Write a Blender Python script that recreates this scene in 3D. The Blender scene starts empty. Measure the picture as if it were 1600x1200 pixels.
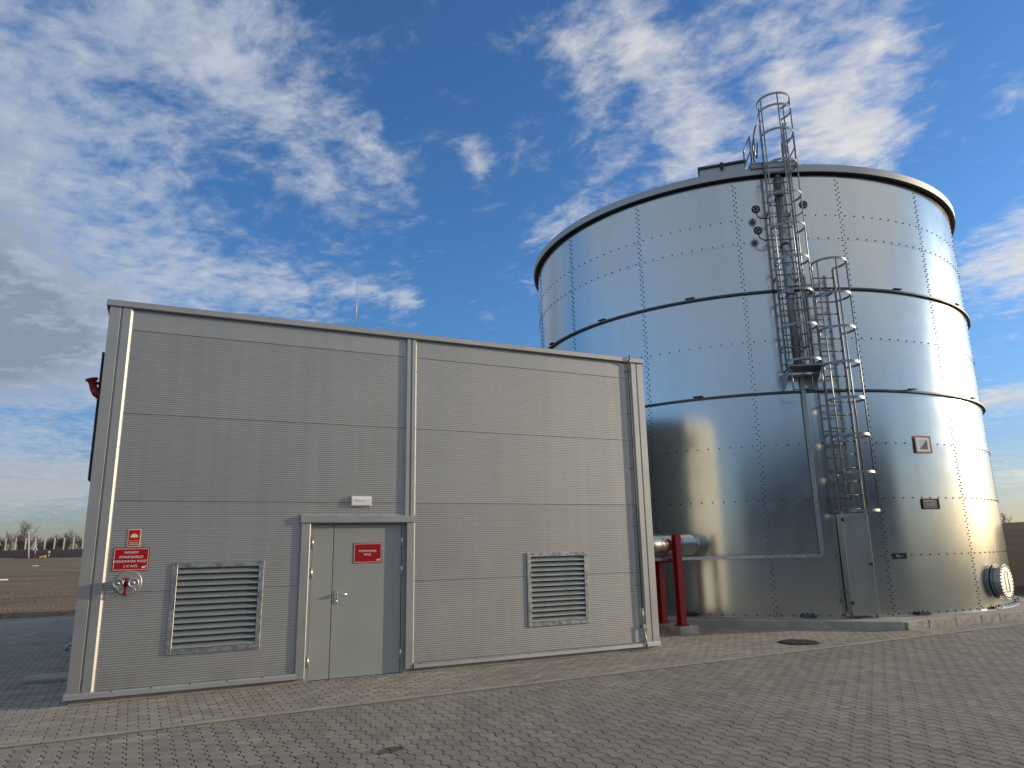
import bpy, math, random
from mathutils import Vector, Matrix
R_ = math.radians
random.seed(7)
sc = bpy.context.scene
col = sc.collection

# ------------------------------------------------------------------ camera
CAM = (0.9303, -10.0757, 1.6658)
YAW, PITCH, ROLL = 0.4458, 0.2272, -0.0205
fw = Vector((math.sin(YAW) * math.cos(PITCH), math.cos(YAW) * math.cos(PITCH), math.sin(PITCH)))
rt = Vector((math.cos(YAW), -math.sin(YAW), 0))
up = rt.cross(fw)
r2 = math.cos(ROLL) * rt + math.sin(ROLL) * up
u2 = -math.sin(ROLL) * rt + math.cos(ROLL) * up
cd = bpy.data.cameras.new('camera')
cam = bpy.data.objects.new('camera', cd)
col.objects.link(cam)
cam.matrix_world = Matrix(((r2.x, u2.x, -fw.x, CAM[0]), (r2.y, u2.y, -fw.y, CAM[1]), (r2.z, u2.z, -fw.z, CAM[2]), (0, 0, 0, 1)))
cd.sensor_fit = 'HORIZONTAL'
cd.sensor_width = 36
cd.lens = 1104.3 / 1600 * 36
cd.clip_end = 4000
sc.camera = cam

# ------------------------------------------------------------------ light, sky, exposure
SUN_AZ, SUN_EL = 14.0, 11.0            # degrees from +x towards -y, and above the horizon
sc.view_settings.view_transform = 'Standard'
sc.view_settings.look = 'None'
sc.view_settings.exposure = 0.38
sc.view_settings.gamma = 1
sc.render.film_transparent = False
sc.cycles.max_bounces = 6
sc.cycles.diffuse_bounces = 3
sc.cycles.glossy_bounces = 4
sd = bpy.data.lights.new('sun', 'SUN')
sd.energy = 2.8
sd.angle = R_(0.5)
sd.color = (1.0, 0.81, 0.55)
sun = bpy.data.objects.new('sun', sd)
col.objects.link(sun)
sdir = Vector((math.cos(R_(SUN_AZ)) * math.cos(R_(SUN_EL)), -math.sin(R_(SUN_AZ)) * math.cos(R_(SUN_EL)), math.sin(R_(SUN_EL))))
sun.rotation_euler = sdir.to_track_quat('Z', 'Y').to_euler()
sun.location = (20, -5, 20)


class NT:
    """small helper for node trees"""
    def __init__(s, tree):
        s.t = tree
        s.n = tree.nodes
        s.l = tree.links

    def node(s, kind, **kw):
        n = s.n.new(kind)
        for k, v in kw.items():
            setattr(n, k, v)
        return n

    def put(s, sock, v):
        if isinstance(v, bpy.types.NodeSocket):
            s.l.new(v, sock)
        elif v is not None:
            sock.default_value = v

    def m(s, op, a, b=None, c=None, clamp=False):
        n = s.node('ShaderNodeMath', operation=op, use_clamp=clamp)
        s.put(n.inputs[0], a)
        s.put(n.inputs[1], b)
        s.put(n.inputs[2], c)
        return n.outputs[0]

    def smooth(s, v, a, b, lo=0.0, hi=1.0):
        n = s.node('ShaderNodeMapRange', interpolation_type='SMOOTHSTEP')
        for i, x in enumerate((v, a, b, lo, hi)):
            s.put(n.inputs[i], x)
        return n.outputs[0]

    def mix(s, f, a, b, mode='MIX'):
        n = s.node('ShaderNodeMix', data_type='RGBA', blend_type=mode)
        s.put(n.inputs[0], f)
        s.put(n.inputs[6], a if isinstance(a, bpy.types.NodeSocket) else (*a, 1))
        s.put(n.inputs[7], b if isinstance(b, bpy.types.NodeSocket) else (*b, 1))
        return n.outputs[2]

    def noise(s, vec, scale, detail=4, rough=0.5, dist=0.0, w=None):
        n = s.node('ShaderNodeTexNoise')
        s.put(n.inputs['Vector'], vec)
        n.inputs['Scale'].default_value = scale
        n.inputs['Detail'].default_value = detail
        n.inputs['Roughness'].default_value = rough
        n.inputs['Distortion'].default_value = dist
        return n.outputs[0]

    def mapping(s, vec, loc=(0, 0, 0), rot=(0, 0, 0), scale=(1, 1, 1)):
        n = s.node('ShaderNodeMapping')
        s.put(n.inputs[0], vec)
        n.inputs[1].default_value = loc
        n.inputs[2].default_value = rot
        n.inputs[3].default_value = scale
        return n.outputs[0]


world = bpy.data.worlds.new('World')
sc.world = world
world.use_nodes = True
world.cycles.sampling_method = 'MANUAL'
world.cycles.sample_map_resolution = 256
W = NT(world.node_tree)
W.n.clear()
wout = W.node('ShaderNodeOutputWorld')
bg = W.node('ShaderNodeBackground')
bg.inputs[1].default_value = 0.1
W.l.new(bg.outputs[0], wout.inputs[0])
sky = W.node('ShaderNodeTexSky', sky_type='NISHITA')
sky.sun_disc = False
sky.sun_elevation = R_(SUN_EL)
sky.sun_rotation = R_(90 + SUN_AZ)
sky.altitude = 100
sky.air_density = 1.0
sky.dust_density = 0.6
sky.ozone_density = 1.6
tc = W.node('ShaderNodeTexCoord')
D = tc.outputs['Generated']
sep = W.node('ShaderNodeSeparateXYZ')
W.l.new(D, sep.inputs[0])
dx, dy, dz = sep.outputs
az = W.m('MULTIPLY', W.m('ARCTAN2', dx, dy), 57.2958)
el = W.m('MULTIPLY', W.m('ARCSINE', dz), 57.2958)
den = W.m('MAXIMUM', W.m('ADD', dz, 0.06), 0.05)
comb = W.node('ShaderNodeCombineXYZ')
W.l.new(W.m('DIVIDE', dx, den), comb.inputs[0])
W.l.new(W.m('DIVIDE', dy, den), comb.inputs[1])
P = comb.outputs[0]


azel = W.node('ShaderNodeCombineXYZ')
W.l.new(az, azel.inputs[0])
W.l.new(el, azel.inputs[1])
AE = azel.outputs[0]


def blob(a0, e0, ra, re, rot, s):
    """a bank of cloud round a direction (degrees), elongated and turned by rot"""
    n = W.node('ShaderNodeMapping', vector_type='TEXTURE')
    W.l.new(AE, n.inputs[0])
    n.inputs[1].default_value = (a0, e0, 0)
    n.inputs[2].default_value = (0, 0, R_(rot))
    n.inputs[3].default_value = (ra * 2.0 / math.cos(R_(e0)) if abs(rot) < 30 else ra * 2.0, re * 2.0, 1)
    g = W.node('ShaderNodeTexGradient', gradient_type='QUADRATIC_SPHERE')
    W.l.new(n.outputs[0], g.inputs[0])
    return W.m('MULTIPLY', g.outputs['Fac'], s * 1.25)


def total(vals):
    o = vals[0]
    for v in vals[1:]:
        o = W.m('ADD', o, v)
    return o


CLOUDS = [
    # left bank: thick towards the left, thinning streaks to the right
    blob(-17, 20, 11, 15, 0, 0.85), blob(-4, 35, 8, 6, 0, 0.42), blob(-2, 24, 9, 8, 0, 0.14),
    blob(7, 30.5, 9.5, 3.2, -40, 0.44), blob(13.5, 31, 7, 2.0, -48, 0.34), blob(4, 38, 12, 4, 0, 0.22),
    blob(5, 20, 8, 3.0, -12, 0.34), blob(13, 20.5, 5, 1.7, -10, 0.26), blob(-10, 14.5, 12, 4.5, 0, 0.75),
    blob(-9, 5.0, 14, 2.2, 0, 0.75), blob(-1, 21, 7, 6, -20, 0.10),
    # lone puffs
    blob(22.8, 30.4, 1.3, 2.6, 18, 0.60), blob(27.0, 32.0, 1.7, 2.0, 18, 0.34), blob(16.8, 19.9, 1.3, 1.3, -20, 0.40),
    blob(31, 39, 1.8, 2.2, 0, 0.34), blob(17, 38, 1.8, 2.2, 0, 0.2), blob(30, 25, 5, 2.2, 25, 0.34), blob(34, 34, 3, 4, 0, 0.26),
    # right bank above the tank
    blob(38, 38, 3.6, 7, 20, 0.40), blob(42, 31, 2.8, 5.5, 12, 0.42), blob(49.5, 34, 4.2, 8.5, 10, 0.46), blob(57, 34, 4.0, 7, -22, 0.44),
    blob(55, 28, 4.0, 4.0, 0, 0.42), blob(64.5, 28.2, 1.5, 1.2, 20, 0.36),
    blob(65.5, 18.2, 5.5, 3.1, 14, 0.85), blob(62, 9.0, 6.5, 1.2, 0, 0.55), blob(66, 4.0, 11, 1.8, 0, 0.45),
    # out of view: thick veil added to whiten ambient light and the tank's reflection
    blob(135, 34, 26, 24, 0, 0.85), blob(178, 34, 30, 24, 0, 0.9), blob(-182, 34, 30, 24, 0, 0.9), blob(-65, 30, 30, 18, 0, 0.75), blob(-125, 30, 34, 24, 0, 0.95),
    blob(110, 64, 60, 14, 0, 0.6), blob(-140, 64, 70, 14, 0, 0.6),
]
cover = total(CLOUDS)
Pw = W.mapping(P, loc=(0.31, 0.17, 0), rot=(0, 0, R_(28)), scale=(1.0, 0.80, 1))
wob = W.node('ShaderNodeTexNoise')
W.l.new(Pw, wob.inputs['Vector'])
wob.inputs['Scale'].default_value = 2.2
wob.inputs['Detail'].default_value = 3
wv = W.node('ShaderNodeVectorMath', operation='MULTIPLY_ADD')
W.l.new(wob.outputs['Color'], wv.inputs[0])
wv.inputs[1].default_value = (0.16, 0.16, 0)
W.l.new(Pw, wv.inputs[2])
PW = wv.outputs[0]
n_big = W.noise(PW, 1.9, 3, 0.5)
n_mid = W.noise(PW, 6.0, 5, 0.62)
n_fine = W.noise(W.mapping(PW, rot=(0, 0, 0.9), scale=(1, 1.3, 1)), 17.0, 4, 0.62)
nz = W.m('ADD', W.m('ADD', W.m('MULTIPLY', n_big, 0.75), W.m('MULTIPLY', n_mid, 0.95)), W.m('MULTIPLY', n_fine, 0.85))
field = W.m('ADD', W.m('SUBTRACT', nz, 1.49), cover)
dens = W.smooth(field, -0.14, 0.66)
thick = W.smooth(field, 0.15, 0.85)
# cloud colour: bright where thin and lit from the sun's side, greyer in the thick bank on the far side
sunny = W.node('ShaderNodeVectorMath', operation='DOT_PRODUCT')
W.l.new(D, sunny.inputs[0])
sunny.inputs[1].default_value = tuple(sdir)
near_sun = W.smooth(sunny.outputs['Value'], -0.35, 0.75)
lit = W.mix(near_sun, (4.0, 4.5, 5.4), (6.3, 6.1, 5.9))
grey = W.mix(near_sun, (2.0, 2.4, 3.1), (4.6, 4.75, 5.0))
mott = W.smooth(W.m('ADD', n_mid, W.m('MULTIPLY', W.m('SUBTRACT', n_fine, 0.5), 0.45)), 0.30, 0.72)
shade = W.m('MULTIPLY', thick, W.m('SUBTRACT', 1.0, W.m('MULTIPLY', mott, 0.85)))
bank = total([blob(-15, 14, 10, 6, 0, 1.0), blob(-18, 26, 7, 9, 0, 0.5), blob(62, 9, 8, 1.6, 0, 0.7)])
shade = W.m('ADD', shade, W.m('MULTIPLY', bank, W.m('SUBTRACT', 1.15, n_big)), clamp=True)
ccol = W.mix(shade, lit, grey)
low = W.smooth(el, 2.0, 9.0)
ccol = W.mix(low, W.mix(near_sun, (3.6, 3.8, 4.0), (7.0, 6.3, 5.2)), ccol)
blue = W.mix(1.0, sky.outputs[0], W.mix(W.smooth(el, -2.0, 20.0), (0.62, 0.66, 0.94), (0.57, 1.0, 1.55)), 'MULTIPLY')
final = W.mix(W.m('MULTIPLY', dens, 0.93), blue, ccol)
W.l.new(final, bg.inputs[0])

# ------------------------------------------------------------------ mesh helpers


class MB:
    def __init__(s):
        s.v = []
        s.f = []
        s.sm = []

    def add(s, vs, fs, smooth=False):
        o = len(s.v)
        s.v += [tuple(p) for p in vs]
        s.f += [tuple(i + o for i in f) for f in fs]
        s.sm += [smooth] * len(fs)
        return s

    def quad(s, a, b, c, d):
        return s.add((a, b, c, d), ((0, 1, 2, 3),))

    def box(s, x0, x1, y0, y1, z0, z1):
        return s.add(((x0, y0, z0), (x1, y0, z0), (x1, y1, z0), (x0, y1, z0), (x0, y0, z1), (x1, y0, z1), (x1, y1, z1), (x0, y1, z1)),
                     ((0, 3, 2, 1), (4, 5, 6, 7), (0, 1, 5, 4), (1, 2, 6, 5), (2, 3, 7, 6), (3, 0, 4, 7)))

    def bbox(s, x0, x1, y0, y1, z0, z1, b=0.004):
        """box with all its edges chamfered"""
        xs, ys, zs = (x0, x1), (y0, y1), (z0, z1)
        vs, idx = [], {}
        for i in (0, 1):
            for j in (0, 1):
                for k in (0, 1):
                    p = (xs[i], ys[j], zs[k])
                    ins = ((1 - 2 * i) * b, (1 - 2 * j) * b, (1 - 2 * k) * b)
                    for a in range(3):
                        q = [p[m] + (ins[m] if m != a else 0) for m in range(3)]
                        idx[(i, j, k, a)] = len(vs)
                        vs.append(q)
        fs = []
        for a in range(3):
            o = [m for m in range(3) if m != a]
            for e in (0, 1):
                ring = []
                for (p, q) in ((0, 0), (1, 0), (1, 1), (0, 1)):
                    key = [0, 0, 0]
                    key[a], key[o[0]], key[o[1]] = e, p, q
                    ring.append(idx[(*key, a)])
                fs.append(ring)
        for a in range(3):
            o = [m for m in range(3) if m != a]
            for p in (0, 1):
                for q in (0, 1):
                    k0, k1 = [0, 0, 0], [0, 0, 0]
                    k0[o[0]] = k1[o[0]] = p
                    k0[o[1]] = k1[o[1]] = q
                    k1[a] = 1
                    fs.append([idx[(*k0, o[0])], idx[(*k0, o[1])], idx[(*k1, o[1])], idx[(*k1, o[0])]])
        for i in (0, 1):
            for j in (0, 1):
                for k in (0, 1):
                    fs.append([idx[(i, j, k, 0)], idx[(i, j, k, 1)], idx[(i, j, k, 2)]])
        c = Vector(((x0 + x1) / 2, (y0 + y1) / 2, (z0 + z1) / 2))
        out = []
        for f in fs:
            p = [Vector(vs[i]) for i in f]
            n = (p[1] - p[0]).cross(p[2] - p[0])
            m = sum(p, Vector()) / len(p) - c
            out.append(f if n.dot(m) > 0 else f[::-1])
        return s.add(vs, out)

    def tube(s, pts, r, n=6, r1=None, caps=True, closed=False, smooth=True):
        pts = [Vector(p) for p in pts]
        k = len(pts)
        vs, fs = [], []
        prev = None
        for i, p in enumerate(pts):
            if closed:
                t = pts[(i + 1) % k] - pts[i - 1]
            else:
                t = pts[min(i + 1, k - 1)] - pts[max(i - 1, 0)]
            t.normalize()
            if prev is None:
                a = Vector((0, 0, 1)) if abs(t.z) < 0.9 else Vector((1, 0, 0))
                nrm = t.cross(a).normalized()
            else:
                nrm = (prev - t * prev.dot(t)).normalized()
            prev = nrm
            b = t.cross(nrm)
            rr = r if r1 is None else r + (r1 - r) * i / (k - 1)
            for j in range(n):
                an = 2 * math.pi * j / n
                vs.append(p + (nrm * math.cos(an) + b * math.sin(an)) * rr)
        for i in range(k if closed else k - 1):
            for j in range(n):
                a0, a1 = i * n + j, i * n + (j + 1) % n
                b0, b1 = ((i + 1) % k) * n + j, ((i + 1) % k) * n + (j + 1) % n
                fs.append((a0, a1, b1, b0))
        s.add(vs, fs, smooth)
        if caps and not closed:
            o = len(s.v) - len(vs)
            s.f += [tuple(o + j for j in range(n))[::-1], tuple(o + (k - 1) * n + j for j in range(n))]
            s.sm += [False, False]
        return s

    def extrude_z(s, prof, z0, z1, closed=False):
        """vertical extrusion of an xy outline"""
        n = len(prof)
        for i in range(n if closed else n - 1):
            a, b = prof[i], prof[(i + 1) % n]
            s.quad((a[0], a[1], z0), (b[0], b[1], z0), (b[0], b[1], z1), (a[0], a[1], z1))
        if closed:
            s.add([(p[0], p[1], z1) for p in prof], (tuple(range(n)),))
            s.add([(p[0], p[1], z0) for p in prof], (tuple(range(n))[::-1],))
        return s

    def extrude_x(s, prof, x0, x1, closed=True):
        """extrusion along x of a yz outline"""
        n = len(prof)
        for i in range(n if closed else n - 1):
            a, b = prof[i], prof[(i + 1) % n]
            s.quad((x0, a[0], a[1]), (x1, a[0], a[1]), (x1, b[0], b[1]), (x0, b[0], b[1]))
        if closed:
            s.add([(x1, p[0], p[1]) for p in prof], (tuple(range(n)),))
            s.add([(x0, p[0], p[1]) for p in prof], (tuple(range(n))[::-1],))
        return s

    def lathe(s, prof, n, frame, smooth=True):
        """prof: (radius, height) list spun about the frame's z axis; frame a 4x4"""
        vs, fs = [], []
        for (r, h) in prof:
            for j in range(n):
                a = 2 * math.pi * j / n
                vs.append(frame @ Vector((r * math.cos(a), r * math.sin(a), h)))
        for i in range(len(prof) - 1):
            for j in range(n):
                fs.append((i * n + j, i * n + (j + 1) % n, (i + 1) * n + (j + 1) % n, (i + 1) * n + j))
        return s.add(vs, fs, smooth)

    def mesh(s, name, mat):
        me = bpy.data.meshes.new(name)
        me.from_pydata(s.v, [], s.f)
        if any(s.sm):
            me.polygons.foreach_set('use_smooth', s.sm)
        if mat:
            me.materials.append(mat)
        me.update()
        return me

    def build(s, name, mat, parent=None):
        return link(name, s.mesh(name, mat), parent)


def link(name, data, parent=None, loc=None, rz=None):
    o = bpy.data.objects.new(name, data)
    col.objects.link(o)
    if parent is not None:
        o.parent = parent
    if loc is not None:
        o.location = loc
    if rz is not None:
        o.rotation_euler[2] = rz
    return o


def tag(o, label, cat, group=None):
    o['label'] = label
    o['category'] = cat
    if group:
        o['group'] = group
    return o


def thing(name, label, cat, loc=(0, 0, 0), group=None, rz=0):
    o = link(name, None, None, loc, rz)
    return tag(o, label, cat, group)


def struct(o, kind='structure'):
    o['kind'] = kind
    return o


def offset(pts, d):
    return [(p[0] + d[0], p[1] + d[1], p[2] + d[2]) for p in pts]


def frame_to(p, n):
    """4x4 with z axis along n"""
    z = Vector(n).normalized()
    x = (Vector((0, 0, 1)) if abs(z.z) < 0.9 else Vector((1, 0, 0))).cross(z).normalized()
    y = z.cross(x)
    return Matrix(((x.x, y.x, z.x, p[0]), (x.y, y.y, z.y, p[1]), (x.z, y.z, z.z, p[2]), (0, 0, 0, 1)))

# ------------------------------------------------------------------ materials


def material(name, color, rough=0.6, metal=0.0, spec=0.5):
    m = bpy.data.materials.new(name)
    m.use_nodes = True
    t = NT(m.node_tree)
    b = t.n['Principled BSDF']
    b.inputs['Base Color'].default_value = (*color, 1)
    b.inputs['Roughness'].default_value = rough
    b.inputs['Metallic'].default_value = metal
    b.inputs['Specular IOR Level'].default_value = spec
    return m, t, b


def worn(name, c0, c1, scale=3, rough=(0.5, 0.7), metal=0.0, bump=0.0, bscale=60, stretch=(1, 1, 1), detail=6):
    """a colour that drifts between two tones, with matching gloss and fine relief"""
    m, t, b = material(name, c0, rough[0], metal)
    tcn = t.node('ShaderNodeTexCoord')
    vec = t.mapping(tcn.outputs['Object'], scale=stretch)
    n = t.noise(vec, scale, detail, 0.6)
    f = t.smooth(n, 0.3, 0.7)
    t.l.new(t.mix(f, c0, c1), b.inputs['Base Color'])
    t.l.new(t.m('ADD', t.m('MULTIPLY', f, rough[1] - rough[0]), rough[0]), b.inputs['Roughness'])
    if bump:
        bn = t.node('ShaderNodeBump')
        bn.inputs['Strength'].default_value = bump
        bn.inputs['Distance'].default_value = 0.004
        t.l.new(t.noise(vec, bscale, 4, 0.6), bn.inputs['Height'])
        t.l.new(bn.outputs[0], b.inputs['Normal'])
    return m


M = {}


def panel_material():
    m, t, b = material('grey_panel_paint', (0.42, 0.41, 0.39), 0.53, 0.8)
    geo = t.node('ShaderNodeNewGeometry')
    oi = t.node('ShaderNodeObjectInfo')
    pos = geo.outputs['Position']
    drift = t.noise(pos, 0.7, 4, 0.55)
    streak = t.noise(t.mapping(pos, scale=(7, 7, 0.22)), 1.0, 5, 0.62)
    grain = t.noise(t.mapping(pos, scale=(0.6, 0.6, 5)), 3.0, 4, 0.6)
    f = t.m('ADD', t.m('ADD', t.m('MULTIPLY', drift, 0.5), t.m('MULTIPLY', streak, 0.5)), t.m('MULTIPLY', t.m('SUBTRACT', oi.outputs['Random'], 0.5), 0.22))
    c = t.mix(t.smooth(f, 0.3, 0.72), (0.358, 0.360, 0.350), (0.416, 0.415, 0.402))
    sp_ = t.node('ShaderNodeSeparateXYZ')
    t.l.new(pos, sp_.inputs[0])
    splash = t.m('SUBTRACT', t.noise(t.mapping(pos, scale=(4, 4, 2)), 1.3, 6, 0.68), t.m('MULTIPLY', sp_.outputs[2], 0.75))
    c = t.mix(t.smooth(splash, 0.22, 0.52, 0, 0.30), c, (0.27, 0.235, 0.185))
    c = t.mix(t.smooth(streak, 0.62, 0.80, 0, 0.15), c, (0.25, 0.24, 0.22))
    t.l.new(c, b.inputs['Base Color'])
    t.l.new(t.m('ADD', 0.47, t.m('MULTIPLY', grain, 0.12)), b.inputs['Roughness'])
    bn = t.node('ShaderNodeBump')
    bn.inputs['Strength'].default_value = 0.2
    bn.inputs['Distance'].default_value = 0.02
    t.l.new(t.noise(t.mapping(pos, scale=(0.5, 0.5, 1.4)), 1.1, 2, 0.5), bn.inputs['Height'])
    t.l.new(bn.outputs[0], b.inputs['Normal'])
    return m


M['panel'] = panel_material()
M['panel_plain'] = worn('grey_panel_paint', (0.40, 0.395, 0.375), (0.44, 0.43, 0.405), 0.9, (0.50, 0.56), 0.8)
M['trim'] = worn('grey_trim_paint', (0.40, 0.40, 0.388), (0.44, 0.438, 0.42), 1.5, (0.46, 0.52), 0.75)
M['door'] = worn('door_paint', (0.295, 0.31, 0.29), (0.325, 0.335, 0.315), 1.2, (0.4, 0.5), 0.0, 0.05, 200)
M['core'] = material('dark_core', (0.03, 0.03, 0.03), 0.9)[0]
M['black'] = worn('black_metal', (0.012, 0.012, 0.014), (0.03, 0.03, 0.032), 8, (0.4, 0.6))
M['galv'] = worn('galvanised_frame', (0.34, 0.35, 0.345), (0.50, 0.51, 0.50), 14, (0.32, 0.5), 0.9)
M['ladder'] = worn('ladder_zinc', (0.22, 0.228, 0.226), (0.34, 0.348, 0.345), 9, (0.34, 0.5), 0.85)
M['galv_dull'] = worn('galvanised_dull', (0.36, 0.38, 0.39), (0.48, 0.5, 0.5), 10, (0.4, 0.6), 0.85)
M['steel'] = worn('bright_steel', (0.6, 0.6, 0.6), (0.75, 0.75, 0.75), 20, (0.2, 0.35), 1.0)
M['guard'] = worn('guard_zinc', (0.46, 0.48, 0.45), (0.54, 0.56, 0.52), 1.5, (0.26, 0.34), 0.9, stretch=(1, 1, 0.3))
M['jacket'] = worn('pipe_jacket', (0.74, 0.75, 0.75), (0.80, 0.81, 0.81), 1.5, (0.18, 0.26), 1.0)
M['slat'] = worn('slat_zinc', (0.46, 0.50, 0.49), (0.54, 0.58, 0.565), 2.5, (0.32, 0.4), 0.7, stretch=(1, 3, 3))
M['bolt'] = worn('bolt_steel', (0.05, 0.05, 0.055), (0.11, 0.11, 0.115), 30, (0.45, 0.6), 0.6)
M['ring'] = worn('dark_ring_steel', (0.07, 0.075, 0.08), (0.14, 0.15, 0.155), 5, (0.45, 0.6), 0.7)
M['concrete'] = worn('concrete', (0.30, 0.28, 0.24), (0.43, 0.40, 0.345), 2.5, (0.85, 0.95), 0, 0.35, 90)
M['concrete_rough'] = worn('stained_concrete', (0.24, 0.22, 0.19), (0.46, 0.42, 0.36), 6, (0.85, 0.95), 0, 0.5, 60)
M['kerb'] = worn('kerb_concrete', (0.27, 0.24, 0.19), (0.35, 0.315, 0.25), 3, (0.85, 0.95), 0, 0.3, 120)
M['red'] = worn('red_paint', (0.235, 0.006, 0.010), (0.285, 0.008, 0.012), 6, (0.35, 0.5))
M['signred'] = material('sign_red', (0.36, 0.005, 0.014), 0.3)[0]
M['signred2'] = material('sign_bright_red', (0.52, 0.010, 0.010), 0.3)[0]
M['white'] = material('sign_white', (0.8, 0.78, 0.74), 0.4)[0]
M['cream'] = material('sign_cream', (0.78, 0.70, 0.52), 0.4)[0]
M['navy'] = material('sign_navy', (0.02, 0.025, 0.09), 0.35)[0]
M['signgrey'] = material('sign_grey', (0.55, 0.57, 0.58), 0.4)[0]
M['plastic'] = material('white_plastic', (0.75, 0.75, 0.73), 0.35)[0]
M['lens'] = material('lamp_lens', (0.85, 0.85, 0.82), 0.12)[0]
M['rubber'] = material('black_rubber', (0.015, 0.015, 0.016), 0.7)[0]
M['bark'] = worn('bark', (0.055, 0.040, 0.034), (0.10, 0.078, 0.066), 3, (0.85, 0.95))
M['twig'] = worn('twig', (0.075, 0.05, 0.042), (0.12, 0.09, 0.075), 0.6, (0.85, 0.95))
M['bark_pale'] = worn('pale_bark', (0.20, 0.18, 0.16), (0.30, 0.28, 0.25), 3, (0.85, 0.95))
M['post'] = worn('pale_post', (0.62, 0.6, 0.56), (0.75, 0.73, 0.68), 4, (0.6, 0.8))
M['wire'] = worn('fence_wire', (0.05, 0.045, 0.04), (0.08, 0.075, 0.07), 6, (0.5, 0.7), 0.5)
M['hall'] = worn('hall_cladding', (0.06, 0.064, 0.068), (0.075, 0.08, 0.085), 0.2, (0.5, 0.6))
M['glass'] = material('window_glass', (0.03, 0.04, 0.05), 0.08)[0]
M['yellow'] = material('yellow_paint', (0.6, 0.42, 0.05), 0.5)[0]
M['iron'] = worn('cast_iron', (0.035, 0.03, 0.027), (0.09, 0.08, 0.07), 20, (0.6, 0.8), 0.4, 0.4, 90)


def shell_material():
    m, t, b = material('galvanised_tank_plate', (0.6, 0.62, 0.63), 0.26, 1.0)
    tcn = t.node('ShaderNodeTexCoord')
    oi = t.node('ShaderNodeObjectInfo')
    geo = t.node('ShaderNodeNewGeometry')
    pos = geo.outputs['Position']
    va = t.node('ShaderNodeVectorMath', operation='ADD')
    t.l.new(pos, va.inputs[0])
    comb_ = t.node('ShaderNodeCombineXYZ')
    t.l.new(t.m('MULTIPLY', oi.outputs['Random'], 37.0), comb_.inputs[0])
    t.l.new(t.m('MULTIPLY', oi.outputs['Random'], 11.0), comb_.inputs[2])
    t.l.new(comb_.outputs[0], va.inputs[1])
    v = va.outputs[0]
    sp = t.node('ShaderNodeTexVoronoi')
    sp.inputs['Scale'].default_value = 55
    t.l.new(v, sp.inputs['Vector'])
    n1 = t.noise(v, 2.2, 5, 0.55)
    streak = t.noise(t.mapping(v, scale=(6, 6, 0.35)), 1.0, 5, 0.6)
    tone = t.m('ADD', t.m('ADD', t.m('MULTIPLY', n1, 0.10), t.m('MULTIPLY', oi.outputs['Random'], 0.05)), t.m('MULTIPLY', streak, 0.14))
    sc_ = t.node('ShaderNodeSeparateColor')
    t.l.new(sp.outputs['Color'], sc_.inputs[0])
    tone = t.m('ADD', tone, t.m('MULTIPLY', sc_.outputs[0], 0.04))
    cr = t.node('ShaderNodeMix', data_type='RGBA')
    t.l.new(t.m('MULTIPLY', tone, 2.9, clamp=True), cr.inputs[0])
    cr.inputs[6].default_value = (0.45, 0.476, 0.466, 1)
    cr.inputs[7].default_value = (0.61, 0.648, 0.632, 1)
    t.l.new(cr.outputs[2], b.inputs['Base Color'])
    t.l.new(t.m('ADD', 0.155, t.m('MULTIPLY', n1, 0.08)), b.inputs['Roughness'])
    bn = t.node('ShaderNodeBump')
    bn.inputs['Strength'].default_value = 0.25
    bn.inputs['Distance'].default_value = 0.012
    t.l.new(t.noise(v, 0.55, 0, 0.4), bn.inputs['Height'])
    t.l.new(bn.outputs[0], b.inputs['Normal'])
    return m


M['shell'] = shell_material()


def paver_material(name, c0, c1, sand, sand_amt, stains=()):
    """concrete pavers: each stone a tone of its own, with patches of sand and stains across them"""
    m, t, b = material(name, c0, 0.9)
    geo = t.node('ShaderNodeNewGeometry')
    oi = t.node('ShaderNodeObjectInfo')
    rnd = t.m('FRACT', t.m('ADD', geo.outputs['Random Per Island'], t.m('MULTIPLY', oi.outputs['Random'], 7.13)))
    pos = geo.outputs['Position']
    big = t.noise(pos, 0.55, 5, 0.6)
    sandn = t.noise(t.mapping(pos, rot=(0, 0, R_(-3)), scale=(0.16, 2.0, 1)), 1.0, 7, 0.66)
    fine = t.noise(pos, 160, 3, 0.7)
    spots = t.noise(pos, 7, 5, 0.65)
    c = t.mix(rnd, c0, c1)
    c = t.mix(t.smooth(big, 0.38, 0.64, 0.0, 0.25), c, (0.155, 0.138, 0.118))
    c = t.mix(t.smooth(sandn, 0.53, 0.70, 0.0, sand_amt), c, sand)
    c = t.mix(t.smooth(spots, 0.66, 0.76, 0.0, 0.4), c, (0.09, 0.075, 0.06))
    for (sx, sy, ra, rb, rot, tone, amt) in stains:
        n = t.node('ShaderNodeMapping', vector_type='TEXTURE')
        t.l.new(pos, n.inputs[0])
        n.inputs[1].default_value = (sx, sy, 0)
        n.inputs[2].default_value = (0, 0, rot)
        n.inputs[3].default_value = (ra, rb, 1)
        g = t.node('ShaderNodeTexGradient', gradient_type='SPHERICAL')
        t.l.new(n.outputs[0], g.inputs[0])
        c = t.mix(t.smooth(t.m('ADD', g.outputs['Fac'], t.m('MULTIPLY', t.m('SUBTRACT', spots, 0.5), 1.1)), 0.22, 0.5, 0.0, amt), c, tone)
    c = t.mix(t.smooth(fine, 0.35, 0.7, 0.0, 0.35), c, (0.13, 0.122, 0.105))
    t.l.new(c, b.inputs['Base Color'])
    bn = t.node('ShaderNodeBump')
    bn.inputs['Strength'].default_value = 0.35
    bn.inputs['Distance'].default_value = 0.003
    t.l.new(t.m('ADD', fine, t.noise(pos, 40, 3, 0.6)), bn.inputs['Height'])
    t.l.new(bn.outputs[0], b.inputs['Normal'])
    return m


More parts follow.
